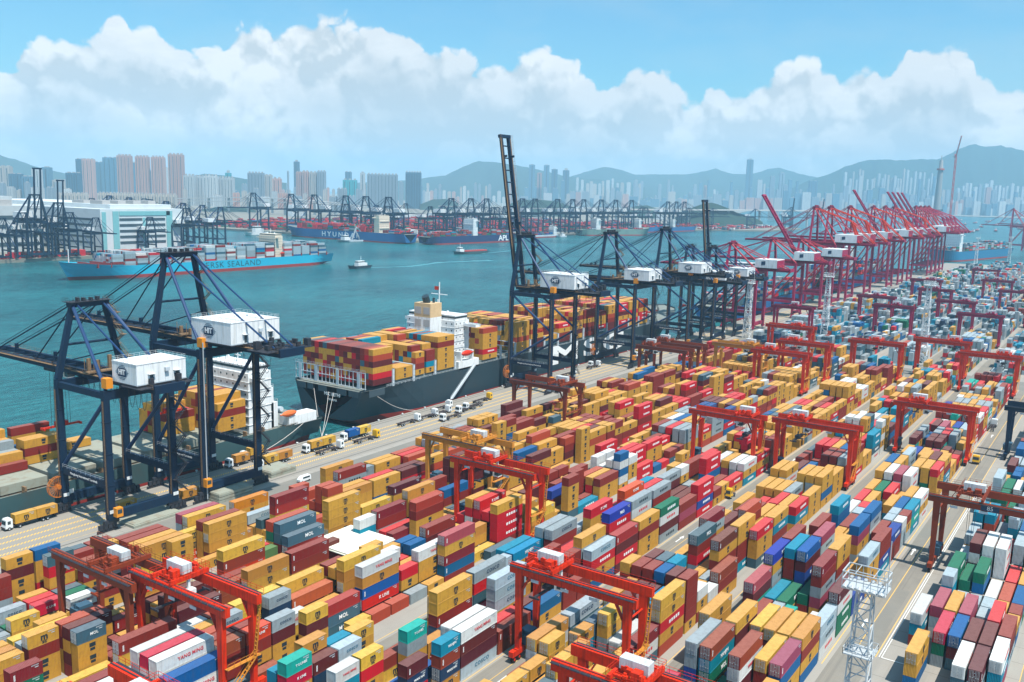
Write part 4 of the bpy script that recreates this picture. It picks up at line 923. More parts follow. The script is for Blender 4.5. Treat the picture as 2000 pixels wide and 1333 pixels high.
        for yy in (-G2+4, 2, G2-5):
            for sx in (-1, 1): m.box(sx*(gx+.2)-.5, yy, zb+.9, sx*(gx+.2)+.5, yy+.8, zb+rr.uniform(2, 5)); m.tube((sx*(gx+.8), yy+1.6, zb+.9), (sx*(gx+.8), yy+1.6, zb+4.5), .1, 5)
        m.box(-half*.7, G2-9, zb+.9, half*.6, G2-6.5, zb+1.2); m.rail([(-half*.7, G2-9, zb+1.2), (half*.6, G2-9, zb+1.2)], step=1.5); m.build('deck_gear', walk, R_)
    if lift is not None:
        xl, zl = lift; m = MB(); m.box(xl-1.0, -G2-2.6, zl, xl+1.0, -G2-.9, zl+2.6); m.box(xl-.7, -G2-2.64, zl+1.0, xl+.7, -G2-2.6, zl+2.2, 1); m.build('lift_cabin', [ORANGE, GLASS], R_)
        if kbrace is False and zb > 48: m = MB(); m.box(xl-.15, -G2-1.6, 1, xl+.10, -G2-1.35, zb+1); m.build('lift_mast', GALV, R_)
    if det > 1:
        m = MB(); m.box(-half-.2, -G2-1.2, zb-.6, -half+1.8, -G2+1.2, zb+2.2); m.build('electric_cabinet', ORANGE, R_)
    if reel:
        m = MB(); cx, cy, cz = -half-1.6, G2+.4, 8.2; n = 20; P = [Vector((cx+3.1*cos(2*pi*k/n), cy, cz+3.1*sin(2*pi*k/n))) for k in range(n)]
        for dy in (-.45, .45):
            for k in range(n): m.tube(P[k]+Vector((0, dy, 0)), P[(k+1) % n]+Vector((0, dy, 0)), .11, 5)
            for k in range(0, n): m.tube((cx, cy+dy, cz), P[k]+Vector((0, dy, 0)), .06, 4)
        m.tube((cx, cy-.8, cz), (cx, cy+.8, cz), .7, 12); m.build('cable_reel', mat('orange_reel_paint', (.55, .16, .02), .5), R_)
        m = MB(); m.box(cx+1.2, cy-1.1, cz-2.6, cx+4.0, cy-1.0, cz-1.3); m.build('notice_board', WHITE, R_)
    return R_
c1 = sts('quay_crane', 'nearest navy quay crane, its white house just above the left edge trucks', 149, 41.5, 62, 10.2, 56, 26, 0, house=(-8, 8, -23.5, -11.5, 5.6), trolley=30, reel=True, lift=(-9, 4.2))
c2 = sts('quay_crane', 'second navy quay crane, biggest white house, boom lowered over the small ship', 180.5, 49, 75, 10.4, 60, 40, 0, house=(-9.5, 9.5, -25, -6, 6.4), trolley=20, kbrace=False, lift=(-10.5, 5.0))
c3 = sts('quay_crane', 'navy quay crane with its boom raised almost upright, black against the sky', 380.5, 50, 75.5, 11, 78, 34, radians(81), house=(-6, 8, -21, -1, 6.6), trolley=-2, kbrace=True, reel=True, lift=(-12, 6))
c4 = sts('quay_crane', 'navy quay crane just right of the raised boom one, over the black hull', 468.6, 48.5, 75, 12, 62, 32, 0, house=(-12, 5, -20, -4, 5.6), trolley=22, kbrace=True, reel=True, lift=(-13, 5))
c5 = sts('quay_crane', 'navy quay crane with a low white house, third from the raised boom', 542, 48.5, 75.5, 11, 60, 32, 0, house=(-13, 4, -20, -4, 5.6), trolley=18, kbrace=True, lift=(-12, 5))
c6 = sts('quay_crane', 'shorter navy quay crane half hidden behind the white lattice mast', 582, 41, 63, 10, 50, 28, 0, house=(-8, 8, -18, -4, 5.2), trolley=14, det=2)
c7 = sts('quay_crane', 'last navy quay crane, its boom standing straight up beside the first crimson one', 622.7, 41, 61, 10, 56, 28, radians(84), house=(-8, 8, -18, -4, 5.2), trolley=0)
RC = dict(steel=MAROON, tube=mat('crimson_tube_paint', (0.48, 0.035, 0.055), 0.45, dirt=.15), walk=MAROON, logo='Z')
sts('quay_crane', 'first crimson quay crane, low A-frame next to the navy cranes', 660.5, 45, 63, 10, 56, 34, 0, house=(-8, 9, -26, -9, 6), det=1, **RC)
sts('quay_crane', 'second crimson quay crane with boom lowered and slanted white house', 751, 46, 63, 10, 56, 36, 0, house=(-9, 9, -26, -9, 6.5), det=1, **RC)
sts('quay_crane', 'nearest crimson quay crane with a raised leaning boom', 827, 46, 61, 10, 66, 36, radians(57), house=(-10, 9, -28, -10, 6.5), det=1, **RC)
RN = {864: 'tall crimson quay crane directly right of the nearest raised crimson boom', 912.7: 'second of three tall crimson cranes with lowered booms', 983: 'third of three tall crimson cranes with lowered booms', 1081: 'tall crimson crane between the raised boom and the trio',
      1136.7: 'tall crimson crane whose raised boom leans alone in the middle of the row', 1185.6: 'tall crimson crane before the cluster of raised booms', 1309: 'first of the three crimson cranes with parallel raised booms', 1338: 'second of the three crimson cranes with parallel raised booms',
      1368: 'third of the three crimson cranes with parallel raised booms', 1395: 'farthest crimson crane in the row with a darker raised boom'}
for xx, lb in RN.items():
    up = xx in (1136.7, 1309, 1338, 1368, 1395)
    r_ = sts('quay_crane', lb, xx, 57, 89.5, 12, 64, 44, radians(56) if up else 0, house=(-10, 12, -30, -10, 7), det=1, **RC)
    m = MB()
    for sx in (-1, 1): m.bar((sx*4, -30, 58), (sx*2.5, -22, 77), 1.6, 1.6); m.tube((sx*3, -22, 77), (sx*5, G2, 88.5), .45, 6); m.tube((sx*3, -22, 77), (sx*3, -43, 58), .45, 6)
    m.build('rear_mast', REDB if not up else MAROON, r_)
# cranes of the next basin, seen past the end of the quay
sts('quay_crane', 'crimson crane standing alone beyond the quay end over the blue bow', 0, 52, 86, 12, 55, 34, 0, house=(-12, 12, -34, -14, 7), det=1, y=0, rz=0, **RC).location = (2130, 215, 0)
sts('quay_crane', 'crimson crane cut off by the right edge beyond the blue bow', 0, 52, 84, 12, 55, 34, 0, house=(-12, 12, -34, -14, 7), det=1, y=0, rz=0, **RC).location = (2290, 205, 0)

# far navy cranes across the channel: one light pattern, copied
def far_proto(up):
    R_ = sts('far_quay_crane', 'x', 0, 38, 62, 10, 52, 22, radians(86) if up else 0, house=(-7, 8, -18, -4, 5.5), det=0, logo=None, group='navy cranes on the far shore', y=0)
    return R_
fdown = far_proto(False); fup = far_proto(True); used = {False: False, True: False}
def farc(x, y, rz, label, up=False, s=1.0):
    p = fup if up else fdown
    c = copy_tree(p) if used[up] else p
    used[up] = True; c.location = (x, y, 0); c.rotation_euler = (0, 0, rz); c['label'] = label; c.scale = (s, s, s)
def fpx(u, v, rz, label, up=False, s=1.0):    # apex seen at this pixel; stands at the depth where a 62 m apex sits there
    p = at(u, v, 62.0*s); farc(p.x, p.y, rz, label, up, s)
S_, W_ = pi, -pi/2
for i, x in enumerate((515, 538, 565, 590, 622, 650)): farc(x, 1150, S_, 'far navy crane crowding the left edge quay, '+ORD[i+1]+' from left', False, .82+.1*(i%2))
for i, (x, y, up, lb) in enumerate([(606, 1152, True, 'taller raised boom of the two standing far cranes at left'), (636, 1152, True, 'shorter raised boom of the two standing far cranes at left'),
        (690, 1156, False, 'far navy crane in front of the white warehouse left corner'), (772, 1158, False, 'far navy crane before the right half of the white warehouse')]): farc(x, y, S_, lb, up, 1.28 if x < 610 else 1.12 if up else .8)
FL = [(380, 412, 'right of the white warehouse, left one'), (392, 404, 'right of the white warehouse, middle one'), (440, 410, 'right of the white warehouse, right one'), (500, 396, 'left of the green gap'), (548, 398, 'left of the loading far ship')]
farc(832, 1160, S_, 'far navy crane by the right corner of the white warehouse')
for i, y in enumerate((1195, 1240, 1290, 1335, 1380, 1440, 1500)): farc(916, y, W_, 'far navy crane on the inner basin side of the warehouse, '+ORD[i+1]+' along', s=1.0+.03*i)
for i, (x, y) in enumerate([(1395, 1260), (1420, 1335), (1440, 1420), (1620, 1180), (1655, 1175), (1480, 1240), (1560, 1250), (1640, 1300), (1780, 1240), (1860, 1260), (1985, 1180), (2110, 1170), (2210, 1150), (2250, 1140), (2290, 1130), (2495, 1110)]): farc(x, y, S_ if i % 2 else pi/2, 'navy crane within the dark tangle of the far port, '+ORD[i+1]+' counted from left', s=1.0)
for i, y in enumerate((1215, 1275, 1330, 1420, 1490, 1610)): farc(1352, y, pi/2, 'far navy crane over the loading dark blue far ship, '+['nearest', 'second', 'third', 'fourth', 'fifth', 'farthest'][i], s=1.3)
for i, x in enumerate((1455, 1520, 1575)): farc(x, 1168, S_, 'far navy crane above the ship with white letters, '+['left', 'middle', 'right'][i], s=1.3)
for i, x in enumerate((1700, 1745, 1830, 1890, 1935, 2010, 2075, 2150)): farc(x, 1150-(x-1700)*.086+10, S_-.09, 'navy crane of the dense far row right of the raised boom, '+ORD[i+1]+' from left', s=1.32)
for i, x in enumerate((2330, 2385, 2440)): farc(x, 1102, S_-.09, 'navy crane of the trio left of the green hill, '+['left', 'middle', 'right'][i]+' one', s=1.28)
farc(2590, 1075, S_+.2, 'single far navy crane in front of the green hill'); farc(2740, 1000, S_+.2, 'far navy crane seen through the raised crimson boom')
farc(2880, 930, S_, 'far navy crane behind the crimson row, left of two raised ones'); farc(2960, 960, S_, 'left of two upright far booms behind the crimson row', True, 1.1); farc(3080, 900, S_, 'right of two upright far booms behind the crimson row', True, 1.1)
for i, (x, y) in enumerate([(1100, 1850), (1230, 1860), (1700, 1500), (1950, 1450), (2240, 1420)]): farc(x, y, S_, 'hazy navy crane deeper in the far port, '+ORD[i+1]+' from left', s=1.0)

# ------------------------------------------------------------ yard gantry cranes on rubber tyres
def rtg(x, b, colour, label, ty=.2, z=21.0, half=3.4, load=None, drop=None, machinery=None, det=2, number=None, low=False, acc=None, name='yard_gantry_crane', engine=True, yy=None, Wd=26.2):
    y0 = yy if yy is not None else BLK[b]-2.0; acc = acc or colour
    R_ = empty(name, (x, y0, 0), 0, label, 'gantry crane', 'yard gantry cranes'); t = 1.15
    for sx in (-1, 1):
        m = MB(); m.box(sx*half-.55, -1.4, z-1.9, sx*half+.55, Wd+1.6, z); bm = m.build('main_beam', colour, R_)
        n_ = MB(); n_.box(sx*half-.12, -1.4, z+.02, sx*half+.12, Wd+1.6, z+.14)
        n_.box(sx*(half+.9)-.35, -1.2, z-.25, sx*(half+.9)+.35, Wd+1.4, z-.17); n_.build('rail', NAVYD, bm)
        if det > 1: n_ = MB(); n_.rail([(sx*(half+1.25), -1.2, z-.17), (sx*(half+1.25), Wd+1.4, z-.17)], step=1.9, t=.05); n_.build('handrail', acc, bm)
        for k, yl in enumerate((.6, Wd-.6)):
            m = MB(); s_ = 1 if k == 0 else -1
            m.quadbox([(sx*half-.5, yl-.5, 2.2), (sx*half+.5, yl-.5, 2.2), (sx*half+.5, yl+.5, 2.2), (sx*half-.5, yl+.5, 2.2), (sx*half-.5, yl-.85, z-1.9), (sx*half+.5, yl-.85, z-1.9), (sx*half+.5, yl+.85, z-1.9), (sx*half-.5, yl+.85, z-1.9)])
            m.quadbox([(sx*half-.48, yl+s_*.8-.05, z-5.2), (sx*half+.48, yl+s_*.8-.05, z-5.2), (sx*half+.48, yl+s_*.8+.05, z-5.2), (sx*half-.48, yl+s_*.8+.05, z-5.2), (sx*half-.48, yl+s_*2.6-.1, z-1.9), (sx*half+.48, yl+s_*2.6-.1, z-1.9), (sx*half+.48, yl+s_*2.6+.1, z-1.9), (sx*half-.48, yl+s_*2.6+.1, z-1.9)] if s_ > 0 else
                      [(sx*half-.48, yl-2.6-.1+1.8, z-5.2), (sx*half+.48, yl-.9, z-5.2), (sx*half+.48, yl-.75, z-5.2), (sx*half-.48, yl-.75, z-5.2), (sx*half-.48, yl-2.7, z-1.9), (sx*half+.48, yl-2.7, z-1.9), (sx*half+.48, yl-2.5, z-1.9), (sx*half-.48, yl-2.5, z-1.9)])
            m.build('leg', colour, R_)
    for yl in (.6, Wd-.6):
        m = MB(); m.box(-half-2.6, yl-.55, 1.5, half+2.6, yl+.55, 2.7); sb = m.build('sill_beam', colour, R_)
        for q in (-half-1.6, -half+.2, half-.2, half+1.6):
            n_ = MB(); n_.tube((q, yl-.32, .75), (q, yl+.32, .75), .74, 14); n_.tube((q, yl-.36, .75), (q, yl+.36, .75), .3, 8, 1); n_.build('wheel', [BLACK, acc], sb)
        m = MB(); m.tube((-half, yl, z-4.8), (half, yl, z-4.8), .22, 8); m.build('tie_bar', REDB if colour is RED else acc, R_)
    # trolley on top
    yt = 3+(Wd-6)*ty; m = MB(); m.box(-half-.8, yt-3.2, z+.16, half+.8, yt-2.6, z+1.0); m.box(-half-.8, yt+2.6, z+.16, half+.8, yt+3.2, z+1.0)
    for q in (-2.6, -1, 1, 2.6): m.box(q-.25, yt-2.6, z+.3, q+.25, yt+2.6, z+.8)
    m.tube((-1.6, yt+1, z+1.5), (1.6, yt+1, z+1.5), .55, 10); m.box(-3, yt-2, z+.9, -1.4, yt-.5, z+2.2)
    rr_ = random.Random(int(x))
    if det > 1:
        for q in range(14): a_ = rr_.uniform(-half-.5, half-.4); c_ = rr_.uniform(-3, 2.4); m.box(a_, yt+c_, z+.9, a_+rr_.uniform(.3, 1.1), yt+c_+rr_.uniform(.3, .9), z+rr_.uniform(1.2, 2.3))
        for q in range(6): a_ = -half+q*half*.4; m.bar((a_, yt-2.6, z+.9), (a_+half*.35, yt+2.6, z+.9), .14, .14)
    tr = m.build('trolley', acc, R_)
    if det > 1: n_ = MB(); n_.rail([(-half-.9, yt-3.3, z+1), (half+.9, yt-3.3, z+1), (half+.9, yt+3.3, z+1), (-half-.9, yt+3.3, z+1), (-half-.9, yt-3.3, z+1)], step=1.3, t=.05); n_.build('handrail', acc, tr)
    m = MB(); m.box(-1.3, yt-2.7, z+1.2, .8, yt+2.4, z+3.1); m.build('machinery_box', MATS['pale_box_paint'] if 'pale_box_paint' in MATS else mat('pale_box_paint', (.58, .6, .6), .5, dirt=.4, dscale=1.5, streak=(2.5, 2.5, .2)), tr)
    m = MB(); m.box(-1.0, yt-1.0, z-4.4, 1.0, yt+.9, z-2.0, 0); m.box(-1.08, yt-1.06, z-4.0, 1.08, yt+.3, z-2.9, 1); m.bar((0, yt, z-2), (0, yt, z+.2), .5, .5, 0)
    if det > 1: m.build('operator_cab', [WHITE, GLASS], tr).location = (0, 2.6 if ty < .5 else -2.6, 0)
    zs = drop or z-5; m = MB()
    for a in (-2.2, 2.2):
        for c in (-.7, .7): m.tube((a, yt+c, z+.2), (a, yt+c*.8, zs+.6), .05, 4)
    m.build('hoist_rope', NAVYD, R_); m = MB(); m.box(-6, yt-.25, zs, 6, yt+.25, zs+.35); m.box(-6.05, yt-1.2, zs-.1, -5.75, yt+1.2, zs+.3); m.box(5.75, yt-1.2, zs-.1, 6.05, yt+1.2, zs+.3); m.box(-1.5, yt-.9, zs+.3, 1.5, yt+.9, zs+1.1); m.build('spreader', NAVYD if colour is not RUST else RUST, R_)
    if load: container(x-L20/2 if load[1] == 20 else x-L40/2, y0+yt-CW/2, zs-.12-CH_, L20 if load[1] == 20 else L40, load[0], label=load[2], doors=False)
    if engine: m = MB(); m.box(-1.9, Wd-1.9+.2, 2.8, 1.9, Wd+1.0, 5.0); m.tube((-1.5, Wd-.5, 5.0), (-1.5, Wd-.5, 6.2), .18, 8); m.box(-1.4, Wd-2.0, 5.0, 1.6, Wd+.4, 5.7); m.build('generator', mat('blue_grey_engine_box', (.05, .11, .16), .5), R_)
    if det > 1:
        m = MB(); m.stair((-half+.4, -.6, 3), (half-.6, -.6, 8.6), .8, side=(0, 1, 0)); m.box(half-1.2, -1.0, 8.5, half+.6, -.1, 8.62); m.stair((half-.6, -.6, 8.6), (half+.9, -.6, z-1), .6, side=(0, 1, 0)); m.box(-half, -1.0, 8.5, half, -.1, 8.6); m.rail([(-half, -1, 8.6), (half, -1, 8.6)], step=1.4, t=.05); m.build('stairs', AMBER if colour is RED else colour, R_)
        m = MB()
        for q in (.30, .55, .82): m.box(-half-.75, Wd*q-.9, z-2.6, -half-.6, Wd*q+.9, z-2.0)
        m.build('floodlight', PALE, R_)
    if number:
        m = MB(); m.box(-half-.62, Wd*.42, z-1.75, -half-.56, Wd*.42+4.2, z-.35); nb = m.build('number_board', INKN, R_); text('lettering', number, nb, (-half-.64, Wd*.42+2.1, z-1.05), FACE_NX, size=1.5, mt=INKW)
    return R_
rtg(152, 'E', RED, 'red gantry crane spanning the stacks in the lower centre', ty=.86, half=3.4, drop=16)
rtg(205.3, 'C', RED, 'red gantry crane in the middle, directly before the orange one', ty=.66, acc=REDB)
rtg(103.3, 'C', RED, 'large red gantry crane at lower left with a white machinery box', ty=.72, half=3.6)
rtg(313.4, 'E', RED, 'red gantry crane lifting a yellow container right of centre', ty=.80, drop=14, load=('Y', 20, 'yellow short container hanging from the red gantry right of centre'))
rtg(371.5, 'F', RED, 'red gantry crane over the stacks beside the wide road, right', ty=.80, drop=18)
rtg(306.5, 'D', RED, 'red gantry crane holding a bright red container, centre right', yy=103.8, Wd=23.6, ty=.10, drop=13.4, load=('R', 20, 'bright red short container hanging inside a red gantry crane'))
rtg(260.2, 'G', RUST, 'rust brown gantry crane with a number board at the right edge', ty=.74, half=6.3, z=21, number='85', drop=4)
rtg(224.5, 'B', AMBER, 'orange gantry crane behind the red one in the middle', ty=.28, z=19.5, half=4.6)
rtg(316.0, 'A', RUST, 'rusty gantry crane straddling yellow stacks below the raised boom crane', ty=.13, z=19.3, half=6, drop=12, load=('Y', 20, 'yellow short container hanging under the rusty gantry by the quay'))
rtg(102.2, 'B', RUST, 'rust brown gantry crane at far lower left, partly behind the red one', ty=.36, z=19.2, half=4.4)
rtg(72.5, 'D', RED, 'red gantry crane cut by the bottom edge at lower left', ty=.50, half=3.6)
rtg(123.5, 'F', RED, 'red gantry crane cut by the bottom edge at lower centre', ty=.55, half=3.2)
rtg(430, 'A', RUST, 'rusty gantry crane behind the yellow stacks, left of the pair', ty=.9, z=19.5, half=4)
rtg(448, 'A', RUST, 'rusty gantry crane behind the yellow stacks, right of the pair', ty=.92, z=19.5, half=4)
rtg(464, 'B', AMBER, 'tan orange gantry crane beyond the rusty pair', ty=.25, z=20, half=4)
rtg(451, 'C', RED, 'red gantry crane before the blue container wall, nearest of the far cluster', ty=.80)
rtg(489, 'C', RED, 'red gantry crane right behind the far cluster nearest one', ty=.78)
rtg(547, 'B', RED, 'red gantry crane highest in the picture beside the white mast', ty=.3)
rtg(520, 'D', RED, 'red gantry crane over deep red stacks, far centre right', ty=.55)
rtg(550, 'E', RED, 'red gantry crane framing the third white mast', ty=.2)
rtg(517, 'F', RED, 'red gantry crane near the right edge beside the wide road', ty=.2)
FG = [(640, 'A'), (700, 'C'), (690, 'E'), (760, 'B'), (770, 'D'), (820, 'F'), (860, 'C'), (900, 'E'), (660, 'G'), (960, 'B'), (1010, 'D'), (1060, 'F'), (1160, 'C'), (1120, 'G'), (760, 'H'), (1240, 'E')]
for i, (xx, b) in enumerate(FG):
    rtg(xx, b, MAROON, f"crimson yard gantry in the grey far yard, {ORD[i+1]} nearest", ty=YR.random(), det=1, z=22)

# ------------------------------------------------------------ lattice light masts
def mast(x, y, h, label, w=3.4, top=True):
    R_ = empty('light_mast', (x, y, 0), 0, label, 'light mast', 'white lattice light masts'); m = MB(); n = int(h/3.2)
    lattice(m, (0, 0, 0), (0, 0, h-3), w*1.35, n, .2 if x < 300 else .34, w2=w*.62)
    m.build('lattice_tower', GALV if x < 300 else WHITE, R_)
    m = MB(); m.box(-2.0, -3.1, h-3, 2.0, 3.1, h-2.8)
    for zz in (h-3, h-1.6, h-.4): 
        for a, b2 in (((-2.0, -3.1), (2.0, -3.1)), ((2.0, -3.1), (2.0, 3.1)), ((2.0, 3.1), (-2.0, 3.1)), ((-2.0, 3.1), (-2.0, -3.1))): m.bar((*a, zz), (*b2, zz), .14, .14)
    for k in range(7):
        for sx in (-2.0, 2.0): m.bar((sx, -3.1+k*1.033, h-3), (sx, -3.1+k*1.033, h-.4), .08, .08)
    for yy in (-1.3, 1.3): m.bar((-2.0, yy, h-.4), (2.0, yy, h-.4), .08, .08)
    m.bar((-1, -3.2, h-3), (-1, -3.2, h+5.5), .12, .12)
    hp = m.build('head_platform', GALV if x < 300 else WHITE, R_)
    for k in range(6):
        for sx in (-1, 1):
            n_ = MB(); n_.tube((sx*1.9, -2.6+k*1.04, h-2.5), (sx*2.35, -2.6+k*1.04, h-2.8), .26, 8, r2=.34); n_.build('floodlight', GALV, hp)
    for zz in (h*.35, h*.68): m = MB(); m.box(-w*.62, -w*.62, zz, w*.62, w*.62, zz+.1); m.rail([(-w*.62, -w*.62, zz), (w*.62, -w*.62, zz), (w*.62, w*.62, zz), (-w*.62, w*.62, zz), (-w*.62, -w*.62, zz)], step=1.4, t=.07); m.build('rest_platform', GALV, R_)
q = at(1695, 1112, 42); mast(q.x, q.y, 42, 'nearest white lattice light mast at the lower right by the road', 3.4)
mast(612, 221, 41, 'white light mast in front of the last navy cranes'); mast(616, 169, 49, 'white light mast before the crimson cranes, tallest looking'); mast(581, 101, 51, 'white light mast standing inside a red gantry frame')
q = at(1905, 518, 0); mast(q.x, q.y, 44, 'thin white light mast in front of the blue bow'); mast(1687, 178, 44, 'thin white light mast left of the lone crimson crane')

# ------------------------------------------------------------ ships
HULLK = mat('black_hull_paint', (0.026, 0.050, 0.064), 0.45, dirt=0.35, dscale=0.12, dcol=(0.05, 0.045, 0.045))
HULLG = mat('green_grey_hull_paint', (0.045, 0.095, 0.10), 0.5, dirt=0.4, dscale=0.1, dcol=(0.08, 0.06, 0.045))
HULLB = mat('sky_blue_hull_paint', (0.02, 0.40, 0.56), 0.4, dirt=0.12, dscale=0.05)
HULLN = mat('deep_blue_hull_paint', (0.015, 0.12, 0.30), 0.4, dirt=0.2, dscale=0.05)
HULLT = mat('dull_green_hull_paint', (0.16, 0.25, 0.21), 0.5, dirt=0.4, dscale=0.05, dcol=(0.08, 0.1, 0.1))
BOOT = mat('red_boot_topping', (0.33, 0.035, 0.025), 0.6, dirt=0.3, dscale=0.1)
DECKM = mat('steel_deck', (0.20, 0.23, 0.21), 0.8, dirt=0.5, dscale=0.3, dcol=(0.20, 0.10, 0.05))
HATCH = mat('hatch_cover', (0.30, 0.31, 0.25), 0.8, dirt=0.6, dscale=0.35, dcol=(0.22, 0.14, 0.08))
DKRED = mat('red_oxide_deck', (0.30, 0.05, 0.04), 0.7, dirt=0.3)
def hull(parent, L, B, zd, paint, boot=1.8, draft=7, bowz=5.5, sternz=0.0, fine=.30, counter=.05, sternb=.92, boot_m=BOOT, deck_m=None):
    """x=0 stern, x=L bow, centred on y; z measured from the ship's own waterline"""
    m = MB(); st = []; n = 44
    for i in range(n+1):
        t = i/n; s = 1-t
        bd = 1.0 if t < 1-fine*.62 else sqrt(max(0, 1-((t-(1-fine*.62))/(fine*.62))**2.2))
        bw = 1.0 if t < 1-fine else max(0, 1-((t-(1-fine))/(fine*.90))**1.7) if t < 1-fine*.10 else 0
        if t < counter*2.2: q = t/(counter*2.2); bd = sternb+(1-sternb)*q; bw = (.55+.45*q) if t > counter else .62+.1*q
        z1 = zd+bowz*max(0, (t-.80)/.20)**1.3+sternz*max(0, (.12-t)/.12)
        bot = -draft if t > counter*1.6 else (-draft+(draft+2.4)*(1-t/(counter*1.6))**1.2)
        x = t*L; fl = (t > .97)
        lv = []
        for z in (z1, z1*.62, boot, -.3, -draft):
            zz = max(z, bot) if z != z1 else z1
            f = (zz-0)/(z1) if z1 else 0; f = min(1, max(0, f)); hb = (bw+(bd-bw)*f**.8)*B/2
            if zz <= bot+.01 and bot > -draft+.1: hb *= .55
            xx = x-(1-f)*max(0, t-.86)/.14*L*.028 if t > .86 else x
            lv.append((xx, max(hb, .05), zz))
        lv.append((lv[-1][0], .02, max(-draft, bot)))
        st.append(lv)
    w = 6
    for sd in (1, -1):
        base = len(m.v)
        for lv in st: m.v += [(a, b_*sd, c) for a, b_, c in lv]
        for i in range(n):
            for j in range(w-1):
                a = base+i*w+j; f = [a, a+1, a+w+1, a+w]
                m.f.append(f[::-1] if sd > 0 else f); m.m.append(1 if j >= 2 else 0)
        m.f.append([base+j for j in range(w)] if sd > 0 else [base+j for j in range(w)][::-1]); m.m.append(0)
    i0 = len(m.v); m.v += [(lv[0][0], lv[0][1]-.05, lv[0][2]-.9) for lv in st]+[(lv[0][0], -lv[0][1]+.05, lv[0][2]-.9) for lv in st]
    k = len(st)
    for i in range(k-1): m.f.append([i0+i, i0+k+i, i0+k+i+1, i0+i+1][::-1]); m.m.append(2)
    return m.build('hull', [paint, boot_m, deck_m or DECKM], parent)
def load(x0, y0, z0, rows, tiers, pal_, L=L40, ax='x', mark=False, split=.0, fixed=None, jit=0):
    """one bay of deck containers; tiers is a list (or number) of heights per row"""
    for r in range(rows):
        h = tiers[r] if isinstance(tiers, (list, tuple)) else tiers
        for t in range(h):
            if 0 < r < rows-1 and t < h-1:
                a = tiers[r-1] if isinstance(tiers, (list, tuple)) else h
                if L > 7 and t < a-1 and False: continue
            c = YR.choice(pal_)
            if ax == 'x':
                if split and YR.random() < split: sbox(x0, y0+r*2.5, z0+t*2.6, L20, c, mark=False); sbox(x0+6.13, y0+r*2.5, z0+t*2.6, L20, YR.choice(pal_), mark=mark)
                else: sbox(x0, y0+r*2.5, z0+t*2.6, L, c, mark=mark and r == 0)
            else: SB.box(y0+r*2.5, x0, z0+t*2.6, y0+r*2.5+CW, x0+L, z0+t*2.6+2.57, CIDX[c])
def house_block(R_, x0, x1, y0, y1, z0, z1, decks, mt=WHITE, wings=None, name='superstructure'):
    m = MB(); m.box(x0, y0, z0, x1, y1, z1)
    for k in range(1, decks): zz = z0+(z1-z0)*k/decks; m.box(x0-.25, y0-.25, zz-.1, x1+.25, y1+.25, zz+.02)
    if wings: m.box(x1-4.5, wings[0], z1-3.0, x1-.5, wings[1], z1-2.6); m.box(x1-4.5, wings[0], z1-2.6, x1-4.2, wings[1], z1-1.6); m.box(x1-.8, wings[0], z1-2.6, x1-.5, wings[1], z1-1.6)
    h = m.build(name, mt, R_)
    m = MB()
    for k in range(decks):
        zz = z0+(z1-z0)*(k+.45)/decks; ny = int((y1-y0)/3.2)
        for q in range(ny): yy = y0+(q+.5)*(y1-y0)/ny; m.box(x0-.04, yy-.35, zz, x0, yy+.35, zz+.7); m.box(x1, yy-.35, zz, x1+.04, yy+.35, zz+.7)
        for q in range(int((x1-x0)/3)): xx = x0+1.5+q*3; m.box(xx-.3, y0-.04, zz, xx+.3, y0, zz+.7)
    m.build('cabin_window', GLASS, h); m = MB(); m.box(x0+1, y0+.5, z1, x1-1, y1-.5, z1+2.6); m.box(x0+.9, y0+.4, z1+1.1, x1-.9, y1-.4, z1+2.0, 1); m.build('bridge_deck', [mt, GLASS], R_)
    m = MB()
    for k in range(decks+1):
        zz = z0+(z1-z0)*k/decks; (m.box(x0-1.6, y0+1, zz-.1, x0, y1-1, zz) or m.rail([(x0-1.6, y0+1, zz), (x0-1.6, y1-1, zz)], step=2.5)) if k in (2, 5) else m.rail([(x0-.25, y0-.25, zz), (x1+.25, y0-.25, zz)], step=2.5)
    m.build('deck_railing', WHITE, R_)
    m = MB(); xc = (x0+x1)/2; yc = (y0+y1)/2; m.tube((xc, yc, z1+2.6), (xc, yc, z1+9), .25, 6); m.tube((xc, yc-2.2, z1+6.2), (xc, yc+2.2, z1+6.2), .15, 5); m.tube((xc, yc-1.6, z1+5), (xc, yc+1.6, z1+5), .2, 6);
    m.build('mast', WHITE, R_)
    for yo_ in (6, -7): m = MB(); m.tube((xc-1, yc+yo_, z1+2.6), (xc-1, yc+yo_, z1+4), .9, 10, r2=.5); m.build('radar_dome', WHITE, R_)
    return h
MSCP = 'YYYYYYYYYYYYMMMMRmOYYTG'; MIXP = 'mMmMYYMRmMYSGRMOT'
def qx(x, y, z): return (x, y, z)
# -- black-hulled container ship at the quay
sh = empty('container_ship', (272.5, 282.8, WZ), 0, 'large black container ship moored stern towards the viewer, stacked with yellow containers', 'container ship')
hull(sh, 336, 43.6, 17.2, HULLK, boot=3.4, fine=.26)
o = text('lettering', 'MSC', sh, (189, -21.95, 11.45), FACE_NY, size=14.4, bold=.03, mt=INKW, spacing=1.25); bx = [v.co for v in o.data.vertices]; wx_ = max(c.x for c in bx)-min(c.x for c in bx); hy_ = max(c.y for c in bx)-min(c.y for c in bx); o.scale = (83/wx_, 10.6/hy_, 1)
text('ship_name', 'MSC BETHI', sh, (-.12, -3, 13.0), FACE_NX, size=2.0, bold=.02, mt=INKW); text('home_port', 'PANAMA', sh, (-.12, -3, 10.6), FACE_NX, size=1.4, mt=INKW)
for yy, ww_ in ((16, 5), (10.5, 3.5), (3, 5), (-8.5, 5.5), (-15.5, 5.5)): m = MB(); m.box(-.10, yy-ww_/2, 13.6, .3, yy+ww_/2, 16.2); m.build('mooring_opening', VOIDM, sh)
